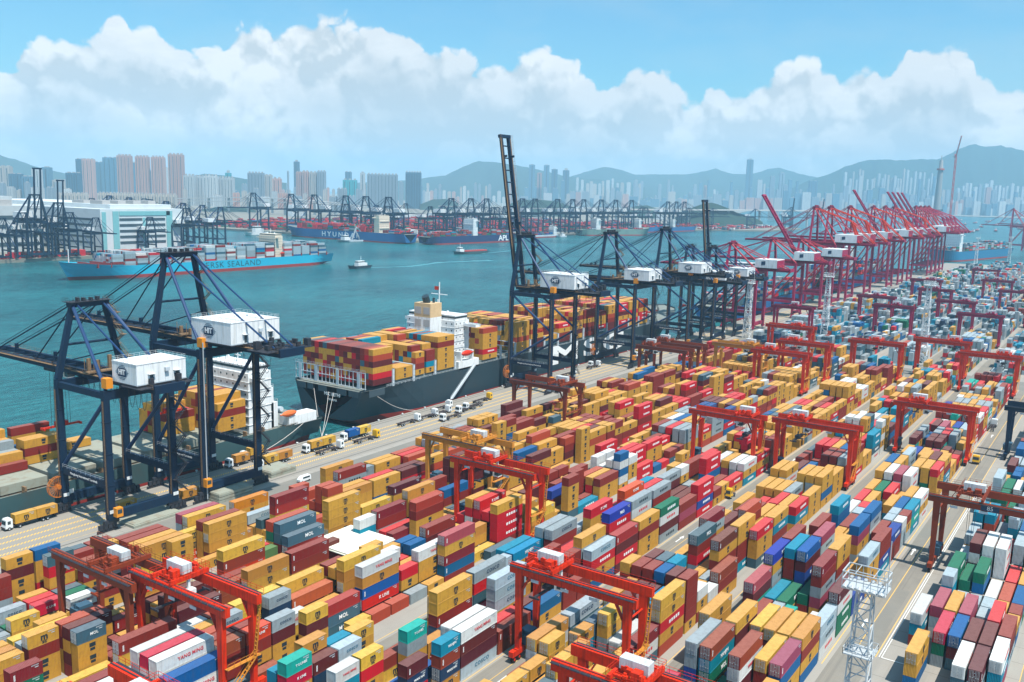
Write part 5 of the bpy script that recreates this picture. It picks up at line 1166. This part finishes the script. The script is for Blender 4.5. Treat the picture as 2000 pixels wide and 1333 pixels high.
m = MB(); m.box(3, -21.84, 13.8, 12.5, -21.5, 16.6); m.build('mooring_opening', VOIDM, sh)
m = MB()
for k in range(19): y_ = -21+k*2.33; m.box(1.3, y_-.1, 17.2, 1.6, y_+.1, 24.4)
for zz in (17.4, 20.8, 24.2): m.box(1.2, -21.2, zz, 1.5, 21.2, zz+.22)
for yy in (-17.5, -5, 8, 18): m.box(1.0, yy-.8, 17.4, 1.2, yy+.8, 24)
m.rail([(1.2, -21.2, 24.4), (1.2, 21.2, 24.4)], step=2.3); m.build('lashing_bridge', PALE, sh)
m = MB()
xs_ = [18.4, 32, 47, 61.8, 99, 112, 126, 140, 154, 168, 182, 196, 210, 224, 238, 252, 266]
for xx in xs_:
    m.box(xx-.6, -21.6, 16.4, xx+.6, -20.9, 24); m.box(xx-.6, 20.9, 16.4, xx+.6, 21.6, 24)
    for zz in (19, 21.6, 24): m.box(xx-.5, -21.6, zz-.15, xx+.5, 21.6, zz)
m.build('lashing_frame', PALE, sh)
m = MB(); m.rail([(14, -21.7, 16.6), (300, -21.7, 16.6)], h=1.1, step=2.4, t=.09); m.build('deck_railing', PALE, sh)
m = MB()
for k, xx in enumerate(xs_[:-1]): m.box(xx+.8, -20.4, 16.2, xs_[k+1]-.9, 20.4, 18.4)
m.build('hatch_cover', DECKM, sh)
house_block(sh, 69, 80.5, -15, 15, 16, 38.8, 7, wings=(-22.4, 22.4))
m = MB(); m.box(60.5, -7, 16, 69, 3, 40.5, 0); m.box(60.5, -7, 40.5, 69, 3, 47.2, 1)
for yy in (-4.7, .6): m.box(60.4, yy-1.9, 42, 60.5, yy+1.9, 45.4, 2); m.box(60.4, yy-1.9, 36, 60.5, yy+1.9, 39.4, 2)
m.build('funnel', [WHITE, mat('buff_funnel_paint', (.66, .46, .25), .5), ROOFM], sh)
m = MB(); m.tube((64, -2, 47.2), (62.5, -2, 50.5), 1.8, 12); m.tube((66, -4.5, 47.2), (66, -4.5, 49.6), .6, 8); m.tube((66, 1, 47.2), (66, 1, 50), .5, 8); m.build('exhaust_pipe', HULLK, sh)
m = MB(); m.tube((77, 1, 41), (77, 1, 56), .3, 6); m.tube((77, -4, 50), (77, 6, 50), .2, 5); m.box(76.9, 1.2, 52, 77, 4, 53.8, 1); m.build('signal_mast', [WHITE, REDB], sh)
m = MB()
for k in range(9): a = -1+k/4; m.tube((66.5+k*1.0, -21.6, 24), (67.5+k*1.0, -21.6, 24), 1.35*sqrt(max(.05, 1-(k/4-1)**2)), 10, r2=1.35*sqrt(max(.05, 1-((k+1)/4-1)**2)))
m.build('lifeboat', REDB, sh)
m = MB(); m.box(64, -21.8, 16.4, 80, -17, 20.5); m.box(66, -21.5, 20.6, 67, -17, 25); m.box(75, -21.5, 20.6, 76, -17, 25); m.build('boat_deck', WHITE, sh)
m = MB(); m.bar((76, -22.4, 17.6), (55, -24.8, 4.6), 1.3, .16); m.bar((76, -23.0, 18.6), (55, -25.4, 5.6), .08, .08); m.bar((76, -21.8, 18.6), (55, -24.2, 5.6), .08, .08); m.bar((76, -23.0, 17.8), (55, -25.4, 4.8), .12, .35); m.bar((76, -21.8, 17.8), (55, -24.2, 4.8), .12, .35); m.build('gangway', PALE, sh)
m = MB()
for (a, c) in (((-.2, -1, 14), (-28, -25.8, 4.3)), ((-.2, -4, 14), (-28, -25.8, 4.3)), ((-.2, 8, 14.2), (-28, -25.8, 4.3)), ((8, -21.9, 13.5), (28, -26, 4.3))):
    P = [Vector(a).lerp(Vector(c), k/6)-Vector((0, 0, 1.6*sin(pi*k/6))) for k in range(7)]
    for p_, q_ in zip(P, P[1:]): m.tube(p_, q_, .10, 5)
m.build('mooring_line', mat('rope', (.55, .5, .45), .8, dirt=0), sh)
D0 = WZ+18.5; rr = YR
load(278.5, 261.7, 14.2, 17, 6, 'MmYMOYmMYMORMmYMSYM'); 
load(292.8, 261.7, 14.6, 17, [2, 2, 2, 2, 2, 5, 5, 5, 6, 6, 6, 6, 5, 5, 5, 5, 5], MSCP, mark=True)
load(306.0, 261.7, 14.6, 17, [4, 5, 5, 5, 5, 5, 5, 5, 5, 6, 6, 6, 6, 5, 5, 5, 5], MSCP, L=L20, mark=True); load(313.4, 261.7, 14.6, 17, [4, 5, 5, 5, 5, 5, 5, 6, 6, 6, 6, 6, 6, 5, 5, 5, 5], MSCP, L=L20, mark=True)
load(321.5, 261.7, 14.6, 17, [6]*6+[6, 6, 5]*3+[5, 5], MSCP, mark=True)
for k, xx in enumerate(xs_[4:-1]):
    base = [6, 6, 6, 5, 4, 6, 6, 5, 6, 6, 6, 6][k % 12]
    load(272.5+xx+.9 if k else 356.5, 261.7, 14.6, 17, [max(2, base+YR.choice([-3, -1, 0, 0])) if YR.random() < .2 else base for _ in range(17)], 'YYYYYYYMMRmYOYYSG' if k < 3 else 'YYYYMMRmOYYYS', mark=True)
# -- smaller ship ahead of it, stern to the right
s2 = empty('cargo_ship', (249, 275.4, WZ), pi, 'smaller green grey ship with open hatch covers and white bridge under the two near cranes', 'container ship')
hull(s2, 210, 31, 11.2, HULLG, boot=4.2, fine=.2, draft=6, bowz=3)
m = MB()
for k in range(9):
    xx = 48+k*15.6; m.box(xx, -12.5, 10.9, xx+13.8, 12.5, 13.6)
m.build('hatch_cover', HATCH, s2)
m = MB(); m.rail([(14, -15.3, 10.4), (190, -15.3, 10.4)], step=3); m.rail([(14, 15.3, 10.4), (190, 15.3, 10.4)], step=3)
for k in range(20): m.box(30+k*8, 13.4, 10.2, 30.6+k*8, 15.2, 12.6); m.box(30+k*8, -15.2, 10.2, 30.6+k*8, -13.4, 12.6)
m.build('deck_fitting', RUSTY, s2)
house_block(s2, 24, 34.5, -12, 12, 10.5, 33, 7, wings=(-15.6, 15.6))
m = MB(); m.box(18, -4, 10.5, 23.6, 4, 29); m.build('funnel', WHITE, s2)
for a_, c_ in ((20, 20), (22, 26)): m = MB(); m.box(a_, -11, 10.5, 24, 11, c_); m.rail([(a_, -11, c_), (a_, 11, c_)], step=2.2); m.build('stepped_deck', WHITE, s2)
m = MB()
for k in range(8): m.tube((14+k, 14.6, 15.5), (15+k, 14.6, 15.5), 1.2*sqrt(max(.05, 1-(k/3.5-1)**2)), 10, r2=1.2*sqrt(max(.05, 1-((k+1)/3.5-1)**2)))
m.build('lifeboat', mat('orange_lifeboat', (.75, .16, .04), .5), s2)
m = MB(); m.box(4, 9.5, 10.6, 18, 15, 14.2); m.build('side_shelter', WHITE, s2)
for a_, c_ in (((5, -8, 11.5), (5, -4, 12.0)), ((6, 4, 11.6), (6, 7, 11.6))): m = MB(); m.tube(a_, c_, 1.0, 10); m.build('winch', PALE, s2)
m = MB(); m.box(-1.2, -.5, -7, 5, .5, 5.5); m.build('rudder', BOOT, s2)
m = MB(); P = [Vector((6, 14, 12)).lerp(Vector((38, 19.4, 4.4)), k/6)-Vector((0, 0, 1.2*sin(pi*k/6))) for k in range(7)]
for p_, q_ in zip(P, P[1:]): m.tube(p_, q_, .12, 5)
m.build('mooring_line', MATS['rope'], s2)
load(200.5, 263.0, 9.8, 10, [4, 5, 5, 5, 5, 5, 5, 5, 5, 4], 'YYyYYOYM', mark=True); load(186, 268, 9.8, 8, [0, 0, 3, 3, 4, 4, 4, 3], 'YMYRmY', mark=True)
load(139.5, 277.0, 9.8, 4, [3, 3, 2, 4], 'YYYMB', mark=True); load(126, 273, 9.8, 6, [1, 2, 2, 3, 3, 4], 'YYMBYG', mark=True); load(152.5, 283, 9.8, 2, [1, 1], 'YY', mark=True); load(103, 262.5, 9.8, 7, [3, 3, 4, 3, 3, 2, 2], 'RYBYT', mark=True)
# -- sky blue container ship steaming down the channel
s3 = empty('container_ship', (868, 905.5, WZ), pi, 'long sky blue container ship under way in the channel, loaded with grey boxes', 'container ship')
hull(s3, 366, 41, 13.5, HULLB, boot=3.6, fine=.24, bowz=6, draft=5, deck_m=DKRED, sternz=1)
text('lettering', 'MAERSK SEALAND', s3, (172, 20.65, 8.2), (pi/2, 0, pi), size=9.5, bold=-.012, mt=INK, spacing=1.1).scale = (1.15, 1, 1)
house_block(s3, 84, 96, -15, 15, 13, 39, 8, mt=mat('cream_paint', (.72, .62, .48), .5, dirt=.15), wings=(-20.5, 20.5))
m = MB(); m.tube((355, 0, 15), (355, 0, 32), .5, 6); m.build('fore_mast', WHITE, s3)
m = MB()
for k in range(8): m.tube((86+k, 20.6, 18), (87+k, 20.6, 18), 1.4*sqrt(max(.05, 1-(k/3.5-1)**2)), 8, r2=1.4*sqrt(max(.05, 1-((k+1)/3.5-1)**2)))
m.build('lifeboat', REDB, s3)
GP = 'GAGAASAGGAAMRSGAWTGBAMAS'
for k in range(22):
    xx = 868-14-k*14.6-12.2
    if k == 5: continue
    if xx < 868-325: break
    base = [6, 7, 5, 7, 7, 0, 7, 7, 7, 6, 6, 7, 7, 6, 6, 6, 6, 5, 5, 6, 5, 4][k]
    load(xx, 886.3, 8.8, 15, [max(1, base+YR.choice([-1, 0, 0])) for _ in range(15)], GP)
m = MB()
for k in range(23): xx = 13+k*14.6; m.box(xx, -20.3, 12.6, xx+1.0, 20.3, 17)
m.build('lashing_frame', DKRED, s3)
# -- far moored ships
def farship(label, x, y, rz, L, B, zd, paint, words, tx, size, hx, hm_=WHITE, palx='MMRMRGBMOY', fwd=1, hh=30, lev=(3, 6), name='container_ship', fine=.22, col=INKW, side=1, boot=2.5):
    s = empty(name, (x, y, WZ), rz, label, 'container ship'); hull(s, L, B, zd, paint, boot=boot, fine=fine, bowz=5, draft=5)
    if words: text('lettering', words, s, (tx, side*(B/2+.15), zd*.55), (pi/2, 0, pi if side > 0 else 0), size=size, bold=.02, mt=col, spacing=1.5 if len(words) > 4 else .95).scale = (1.25, 1, 1)
    if hx: house_block(s, hx, hx+13, -B*.36, B*.36, zd-.5, zd+hh, 7, mt=hm_, wings=(-B/2, B/2))
    c, sn_ = cos(rz), sin(rz); xx = 12
    while xx < L*.86 and lev[1]:
        if not (hx and hx-14 < xx < hx+15):
            h = YR.randint(*lev)
            for r in range(int(B/2.5)-1):
                for t in range(max(0, h+YR.choice([-1, 0, 0]))):
                    if t < h-2 and 1 <= r < int(B/2.5)-3: continue
                    lx, ly = xx, -B/2+1+r*2.5; k = CIDX[YR.choice(palx)]
                    P = [(lx, ly), (lx+12.2, ly), (lx+12.2, ly+2.44), (lx, ly+2.44)]; z0 = WZ+zd+.6+t*2.6
                    W_ = [(x+a*c-b_*sn_, y+a*sn_+b_*c) for a, b_ in P]; SB.quadbox([(*w, z0) for w in W_]+[(*w, z0+2.55) for w in W_], k)
        xx += 14.5
    return s
CREAM = MATS['cream_paint']
farship('dark blue ship with big white letters moored at the far quay, red boxes aft', 1296, 1122, pi/2, 330, 40, 18, HULLN, 'HYUNDAI', 165, 13, 66, CREAM, 'RRMRMRGBEMRS', lev=(2, 5))
farship('navy ship with short white letters at the far quay left of the raised boom', 1300, 1128-35, -.09, 270, 36, 15, mat('navy_hull_paint', (.02, .035, .11), .4, dirt=.2), 'APL', 205, 15, 120, WHITE, 'RMBMEGMTMR', lev=(1, 4), side=-1)
farship('weathered pale green ship with a white and red bridge at the far quay', 1905, 1118, -.42, 215, 32, 15, HULLT, '', 0, 1, 42, WHITE, 'RMMRRG', lev=(0, 2), hh=24)
farship('small grey cargo ship left of the pale green one', 1690, 1122, -.05, 120, 20, 6, PALE, '', 0, 1, 88, WHITE, 'BNRMS', lev=(1, 2), hh=16, name='cargo_ship')
farship('dark blue ship behind the trio of far cranes', 2180, 1120, -.08, 160, 30, 14, HULLN, '', 0, 1, 20, WHITE, 'MRMBR', lev=(1, 3), hh=20)
farship('second dark ship moored right of the trio of far cranes', 2345, 1098, -.08, 170, 28, 13, HULLN, '', 0, 1, 22, WHITE, 'MRMB', lev=(1, 3), hh=20)
farship('blue container ship bow on the right beyond the quay end', 1985, 222, 2.93, 330, 42, 17, mat('teal_blue_hull_paint', (.01, .16, .30), .4, dirt=.1), '', 0, 1, 240, WHITE, 'GRMGSEGAT', lev=(3, 5))
farship('ship moored behind the crimson cranes, only its stacks show', 1010, 285, 0, 260, 40, 15, HULLN, '', 0, 1, 60, WHITE, 'GMRSGBGA', lev=(3, 5))
farship('ship with a white bridge seen through the first crimson cranes', 700, 283, 0, 230, 36, 13, HULLN, '', 0, 1, 50, WHITE, 'GMRSGBGAT', lev=(2, 4))
# -- small craft
def boat(label, p, rz, L, B, h, paint, cab, name='boat', extra=0, cat='boat'):
    s = empty(name, (p.x, p.y, WZ), rz, label, cat); hull(s, L, B, h, paint, boot=.4, draft=1.5, bowz=1.2, fine=.35, boot_m=HULLK)
    x0, x1, hh = cab; m = MB(); m.box(x0, -B*.32, h-.8, x1, B*.32, h+hh*.55); m.box(x0+(x1-x0)*.25, -B*.26, h+hh*.55, x1-.4, B*.26, h+hh); m.build('cabin', WHITE, s)
    m = MB(); m.box(x0+(x1-x0)*.2, -B*.27, h+hh*.68, x1-.3, B*.27, h+hh*.88); m.build('cabin_window', GLASS, s)
    m = MB(); m.tube(((x0+x1)/2, 0, h+hh), ((x0+x1)/2, 0, h+hh*2), .2, 5); m.tube(((x0+x1)/2, -1.5, h+hh*1.5), ((x0+x1)/2, 1.5, h+hh*1.5), .1, 4); m.build('mast', WHITE, s)
    if extra: m = MB(); m.box(x1+2 if x1 < L*.5 else 3, -B*.3, h-.6, L*.8 if x1 < L*.5 else x0-2, B*.3, h+1.6); m.build('cargo', mat('red_cargo', (.45, .05, .04), .6), s)
    return s
boat('white harbour tug heading left with a long wake behind it', at(722, 523, WZ), pi, 38, 11, 3.6, HULLK, (8, 24, 6), 'tug_boat', cat='tug boat')
boat('small dark coaster with red cargo in mid channel', at(950, 494, WZ), pi-.1, 78, 14, 4, HULLG, (58, 68, 7), 'coaster', 1)
fb = boat('grey floating crane lighter alongside the dark blue lettered ship', at(725, 471, WZ), pi-.1, 84, 18, 3.4, PALE, (56, 70, 9), 'crane_barge', cat='barge')
m = MB(); lattice(m, (12, 0, 3), (34, 0, 26), 1.6, 8, .35); lattice(m, (28, 0, 3), (40, 0, 22), 1.6, 7, .35); lattice(m, (48, 0, 3), (36, 0, 28), 1.6, 8, .35); m.build('derrick', PALE, fb)
boat('tiny dark sampan near the far right shore line', at(1500, 467, WZ), .3, 24, 6, 2, HULLG, (4, 9, 3), 'sampan')
boat('white launch beside the grey cargo ship', at(1105, 463, WZ), pi, 40, 9, 3, PALE, (8, 20, 6), 'launch')
boat('white vessel moored left beyond the blue ship bridge', at(520, 458, WZ), pi+.2, 70, 14, 6, WHITE, (14, 40, 12), 'white_ship')
for i, (u, v) in enumerate([(1870, 432), (1885, 440), (1902, 437), (1918, 445), (1925, 434), (1940, 441), (1958, 433), (1972, 445), (1985, 438), (1850, 446), (1868, 452), (1890, 455), (1905, 452), (1945, 453), (1995, 449)]):
    boat(f"dark lighter in the crowded anchorage at right, {ORD[i+1]} of the fleet", at(u, v, WZ), YR.uniform(-.4, .4), 55, 12, 4, HULLG, (40, 50, 6), 'lighter', 1)

# ------------------------------------------------------------ far yards across the water (part of the container mass)
def far_yard(x0, x1, y0, y1, pal_, hmax, dx=17, dy=26):
    x = x0
    while x < x1:
        y = y0
        while y < y1:
            h = YR.randint(1, hmax); SB_h = h*2.6
            for t in range(h): k = CIDX[YR.choice(pal_)]; SB.box(x+YR.uniform(0, 2), y, .1+t*2.6, x+12.2, y+YR.choice([7, 12, 17]), .1+t*2.6+2.55, k)
            y += dy
        x += dx
far_yard(1372, 2480, 1205, 1900, 'MMRRMRMSBGEMRm', 6, 17, 24); far_yard(560, 900, 1148, 1166, 'RRMOR', 3); far_yard(-200, 540, 1140, 1160, 'RRMBG', 3)
far_yard(2560, 2960, 1010, 1300, 'MRMRGSW', 4, 22, 40); far_yard(940, 1300, 1820, 2100, 'MRMRGSW', 5, 20, 40)
for i in range(16): rtg(1400+(i % 8)*130+i*7, 'A', MAROON if i % 3 else NAVY, f"far gantry in the red box yard across the water, {ORD[i+1]}", det=0, yy=1230+(i//8)*110+(i % 3)*25, ty=.5, name='far_yard_gantry', engine=False)

# ------------------------------------------------------------ vehicles
CABW = mat('white_cab_paint', (.78, .8, .8), .35, dirt=.1); CABY = mat('yellow_cab_paint', (.80, .45, .02), .35, dirt=.1); CHAS = mat('chassis_steel', (.06, .055, .06), .7, dirt=.6, dscale=2, dcol=(.18, .09, .05))
def truck(x, y, rz, cargo, label, cab=CABW, L=13.0, trailer=True):
    """cab faces local -x; trailer runs to +x"""
    r = empty('container_truck', (x, y, 0), rz, label, 'truck', 'quayside container trucks')
    m = MB(); m.quadbox([(-.2, -1.2, .7), (1.9, -1.2, .7), (1.9, 1.2, .7), (-.2, 1.2, .7), (.15, -1.15, 3.2), (1.9, -1.15, 3.2), (1.9, 1.15, 3.2), (.15, 1.15, 3.2)]); m.box(.3, -1.0, 3.2, 1.7, 1.0, 3.4); c = m.build('cab', cab, r)
    m = MB(); m.quadbox([(-.1, -1.05, 1.8), (.2, -1.05, 1.8), (.2, 1.05, 1.8), (-.1, 1.05, 1.8), (.06, -1.0, 2.85), (.3, -1.0, 2.85), (.3, 1.0, 2.85), (.06, 1.0, 2.85)]); m.build('windscreen', GLASS, c)
    for sy in (-1, 1): m = MB(); m.box(.5, sy*1.19-.02, 1.85, 1.35, sy*1.19+.02, 2.75); m.build('side_window', GLASS, c)
    m = MB(); m.box(-.28, -1.15, .55, -.1, 1.15, 1.0); m.build('bumper', CHAS, c)
    m = MB(); m.box(.2, -.5, .65, 5.2, .5, .95); m.box(3.0, -1.1, .95, 4.6, 1.1, 1.15); m.build('tractor_frame', CHAS, r)
    wh = [(.9, 0), (3.9, 0)]+([(L-1.2, 1), (L-2.5, 1)] if trailer else [])
    for q, k in wh:
        for sy in (-1, 1): m = MB(); m.tube((q, sy*1.2-.28 if sy > 0 else -1.2, .52), (q, sy*1.2 if sy > 0 else -.92, .52), .52, 12, 0); m.tube((q, sy*1.22-.02, .52), (q, sy*1.22, .52), .22, 8, 1); m.build('wheel', [BLACK, PALE], r)
    if trailer:
        m = MB()
        for sy in (-.5, .5): m.box(3.2, sy-.12, 1.1, L+.2, sy+.12, 1.45)
        for q in range(5): xx = 3.4+q*(L-3.6)/4; m.box(xx, -1.2, 1.15, xx+.25, 1.2, 1.4)
        m.build('trailer_frame', CHAS, r)
    if cargo:
        offs = [3.0] if len(cargo) == 1 and cargo != 'Z' else [2.6, 8.8]
        for o_, cc in zip(offs, cargo):
            L_ = L20; 
            if cc.islower() and cc not in 'y': pass
            lx = x+cos(rz)*o_+sin(rz)*CW/2; ly = y+sin(rz)*o_-cos(rz)*CW/2
            container(lx, ly, 1.46, L_, cc.upper(), rz=rz, label=f"{'front' if o_ == offs[0] and len(offs) > 1 else 'rear' if len(offs) > 1 else 'single'} {CNAME[cc.upper()]} box on the {label.split(',')[0]}", doors=False)
    return r
def tpx(u, v, cargo, label, rev=False, **k):
    p = at(u, v, .5); truck(p.x, p.y, pi if rev else 0, cargo, label, **k)
tpx(8, 1034, 'YY', 'white truck at the far left edge of the quay, two yellow boxes aboard')
tpx(335, 985, 'Y', 'white truck between the two near cranes, its box in shade')
tpx(443, 913, 'Y', 'white truck under the second near crane, one yellow box')
tpx(503, 914, 'YY', 'white truck just right of the second near crane leg, two yellow boxes')
tpx(472, 898, 'Y', 'hidden truck behind the second near crane leg, one yellow box', L=12)
tpx(594, 884, 'YY', 'white truck near the mooring ropes, two yellow boxes')
tpx(668, 873, '', 'white truck facing away beside the roped bollard, bare trailer', rev=True)
tpx(668, 861, 'BY', 'white truck near the black stern, blue and yellow boxes')
tpx(738, 852, '', 'yellow truck facing away near the black stern, bare trailer', rev=True, cab=CABY)
for i, (u, v) in enumerate([(818, 820), (862, 822), (852, 810), (893, 806), (878, 803), (907, 800), (880, 793)]): tpx(u, v, '', f"white truck in the group parked below the gangway, {ORD[i+1]} from left, bare trailer", rev=(i % 2 == 0))
tpx(958, 778, '', 'yellow truck parked below the black hull, bare trailer', cab=CABY, rev=True)
for i, (u, v) in enumerate([(1123, 728), (1152, 716), (1170, 714), (1240, 697)]): tpx(u, v, 'Y' if i == 3 else '', f"white truck between the raised boom crane and the next, {ORD[i+1]} from left", rev=(i % 2 == 0))
p = at(1722, 1092, .5); truck(p.x, p.y, pi, '', 'white truck on the wide road behind the nearest light mast, bare trailer')
p = at(1942, 830, .5); truck(p.x, p.y, pi, '', 'white truck on the wide road far right, bare trailer')
p = at(1905, 905, .5); truck(p.x, p.y, 0, '', 'yellow tractor on the wide road by the red gantry foot', cab=CABY, trailer=False)
p = at(1420, 972, .5); truck(p.x, p.y, 0, '', 'yellow tractor beside the letterless grey container in the middle', cab=CABY, trailer=False)
def van(u, v, label, rz=0):
    p = at(u, v, 0); r = empty('van', (p.x, p.y, 0), rz, label, 'van'); m = MB()
    m.quadbox([(0, -.9, .45), (4.8, -.9, .45), (4.8, .9, .45), (0, .9, .45), (.0, -.88, 1.15), (4.8, -.88, 1.15), (4.8, .88, 1.15), (.0, .88, 1.15)])
    m.quadbox([(.25, -.88, 1.15), (4.8, -.88, 1.15), (4.8, .88, 1.15), (.25, .88, 1.15), (1.1, -.75, 2.0), (4.65, -.75, 2.0), (4.65, .75, 2.0), (1.1, .75, 2.0)]); b_ = m.build('body', CABW, r)
    m = MB(); m.quadbox([(.30, -.76, 1.2), (.40, -.76, 1.2), (.40, .76, 1.2), (.30, .76, 1.2), (1.02, -.68, 1.9), (1.12, -.68, 1.9), (1.12, .68, 1.9), (1.02, .68, 1.9)]); m.build('windscreen', GLASS, b_)
    for sy in (-1, 1): m = MB(); m.quadbox([(1.2, sy*.87-.03, 1.25), (4.3, sy*.87-.03, 1.25), (4.3, sy*.87+.03, 1.25), (1.2, sy*.87+.03, 1.25), (1.4, sy*.79-.03, 1.82), (4.3, sy*.79-.03, 1.82), (4.3, sy*.79+.03, 1.82), (1.4, sy*.79+.03, 1.82)]); m.build('side_window', GLASS, b_)
    for q in (.9, 3.9):
        for sy in (-1, 1): m = MB(); m.tube((q, sy*.8-.12, .33), (q, sy*.8+.12, .33), .33, 12); m.build('wheel', BLACK, r)
van(583, 944, 'white van driving on the quay road below the truck lanes'); van(1756, 727, 'white van on the cross road beside the third red gantry leg'); van(1968, 755, 'small white van near the right edge by a red gantry foot')
# loose yard things
def hatchpile(u, v, n, label, W_=12, L_=13):
    p = at(u, v, 0); r = empty('hatch_cover_pile', (p.x, p.y, 0), 0, label, 'hatch covers')
    for k in range(n):
        m = MB(); m.box(.15*k, .1*k, k*.95, L_+.1*k, W_, k*.95+.75); m.box(.6, .6, k*.95+.75, L_-.6, W_-.6, k*.95+.93); m.build('hatch_panel', HATCH, r)
hatchpile(428, 985, 3, 'stack of grey rusty hatch covers beside the near orange yellow container'); hatchpile(530, 935, 2, 'pair of weathered hatch covers in the crane shadow', 9, 11)
hatchpile(262, 1034, 1, 'single slatted hatch cover lying in shade by the first crane', 9, 16)
tag(container(*at(232, 1000, 0).xy, 0, L20, 'Y', label='single yellow short container standing on the quay between the near crane legs'), group='shipping containers')
cp = empty('flat_roof_shed', (155.6, 153.0, 0), 0, 'flat cream roofed shed standing in a gap among the container stacks', 'shed')
m = MB(); m.box(0, 0, 6.2, 15, 15.5, 6.7); m.box(-.3, -.3, 6.1, 15.3, 15.8, 6.3); m.build('roof', mat('cream_roof', (.74, .73, .62), .8, dirt=.45, dscale=.6, dcol=(.42, .42, .36)), cp)
for a, c in ((.4, .4), (14.4, .4), (.4, 15), (14.4, 15), (7.3, .4)): m = MB(); m.box(a, c, 0, a+.3, c+.3, 6.1); m.build('post', WHITE, cp)
m = MB(); m.box(1, 9, 0, 14, 15, 5.8); m.build('back_room', mat('cream_wall', (.55, .53, .45), .8, dirt=.3), cp)
for i in range(44):       # bollards on the coping
    r = empty('bollard', (96+i*15.0, QY-.9, .28)); tag(r, 'white topped mooring bollard on the quay edge', 'bollard', 'bollards along the quay edge')
    m = MB(); m.tube((0, 0, 0), (0, 0, .55), .28, 8); m.tube((0, 0, .5), (0, 0, .75), .42, 8); m.build('post', WHITE, r)
rtg(392, 'G', NAVY, 'dark navy gantry crane cut by the right edge', ty=.1, z=21, half=5, yy=9)

# ------------------------------------------------------------ the container mass, haze
tag(SB.build('container_stacks', [CM[k] for k in CKEYS]+[INK, INKW, INKR]), 'long blocks of stacked shipping containers reaching to the far end of the yards and ships', 'containers', kind='stuff')
hz_ = MB(); hz_.box(-2600, -11000, -10.5, 15000, 14500, 700)
hm = bpy.data.materials.new('haze_air'); hm.use_nodes = True; t = hm.node_tree; t.nodes.clear()
ov = N(t, 'ShaderNodeOutputMaterial'); pv = N(t, 'ShaderNodeVolumePrincipled'); pv.inputs['Color'].default_value = (0.48, 0.80, 1.0, 1); pv.inputs['Density'].default_value = 0.00009; pv.inputs['Anisotropy'].default_value = 0.0
LK(t, pv.outputs[0], ov.inputs['Volume'])
tag(hz_.build('haze', hm), kind='stuff')
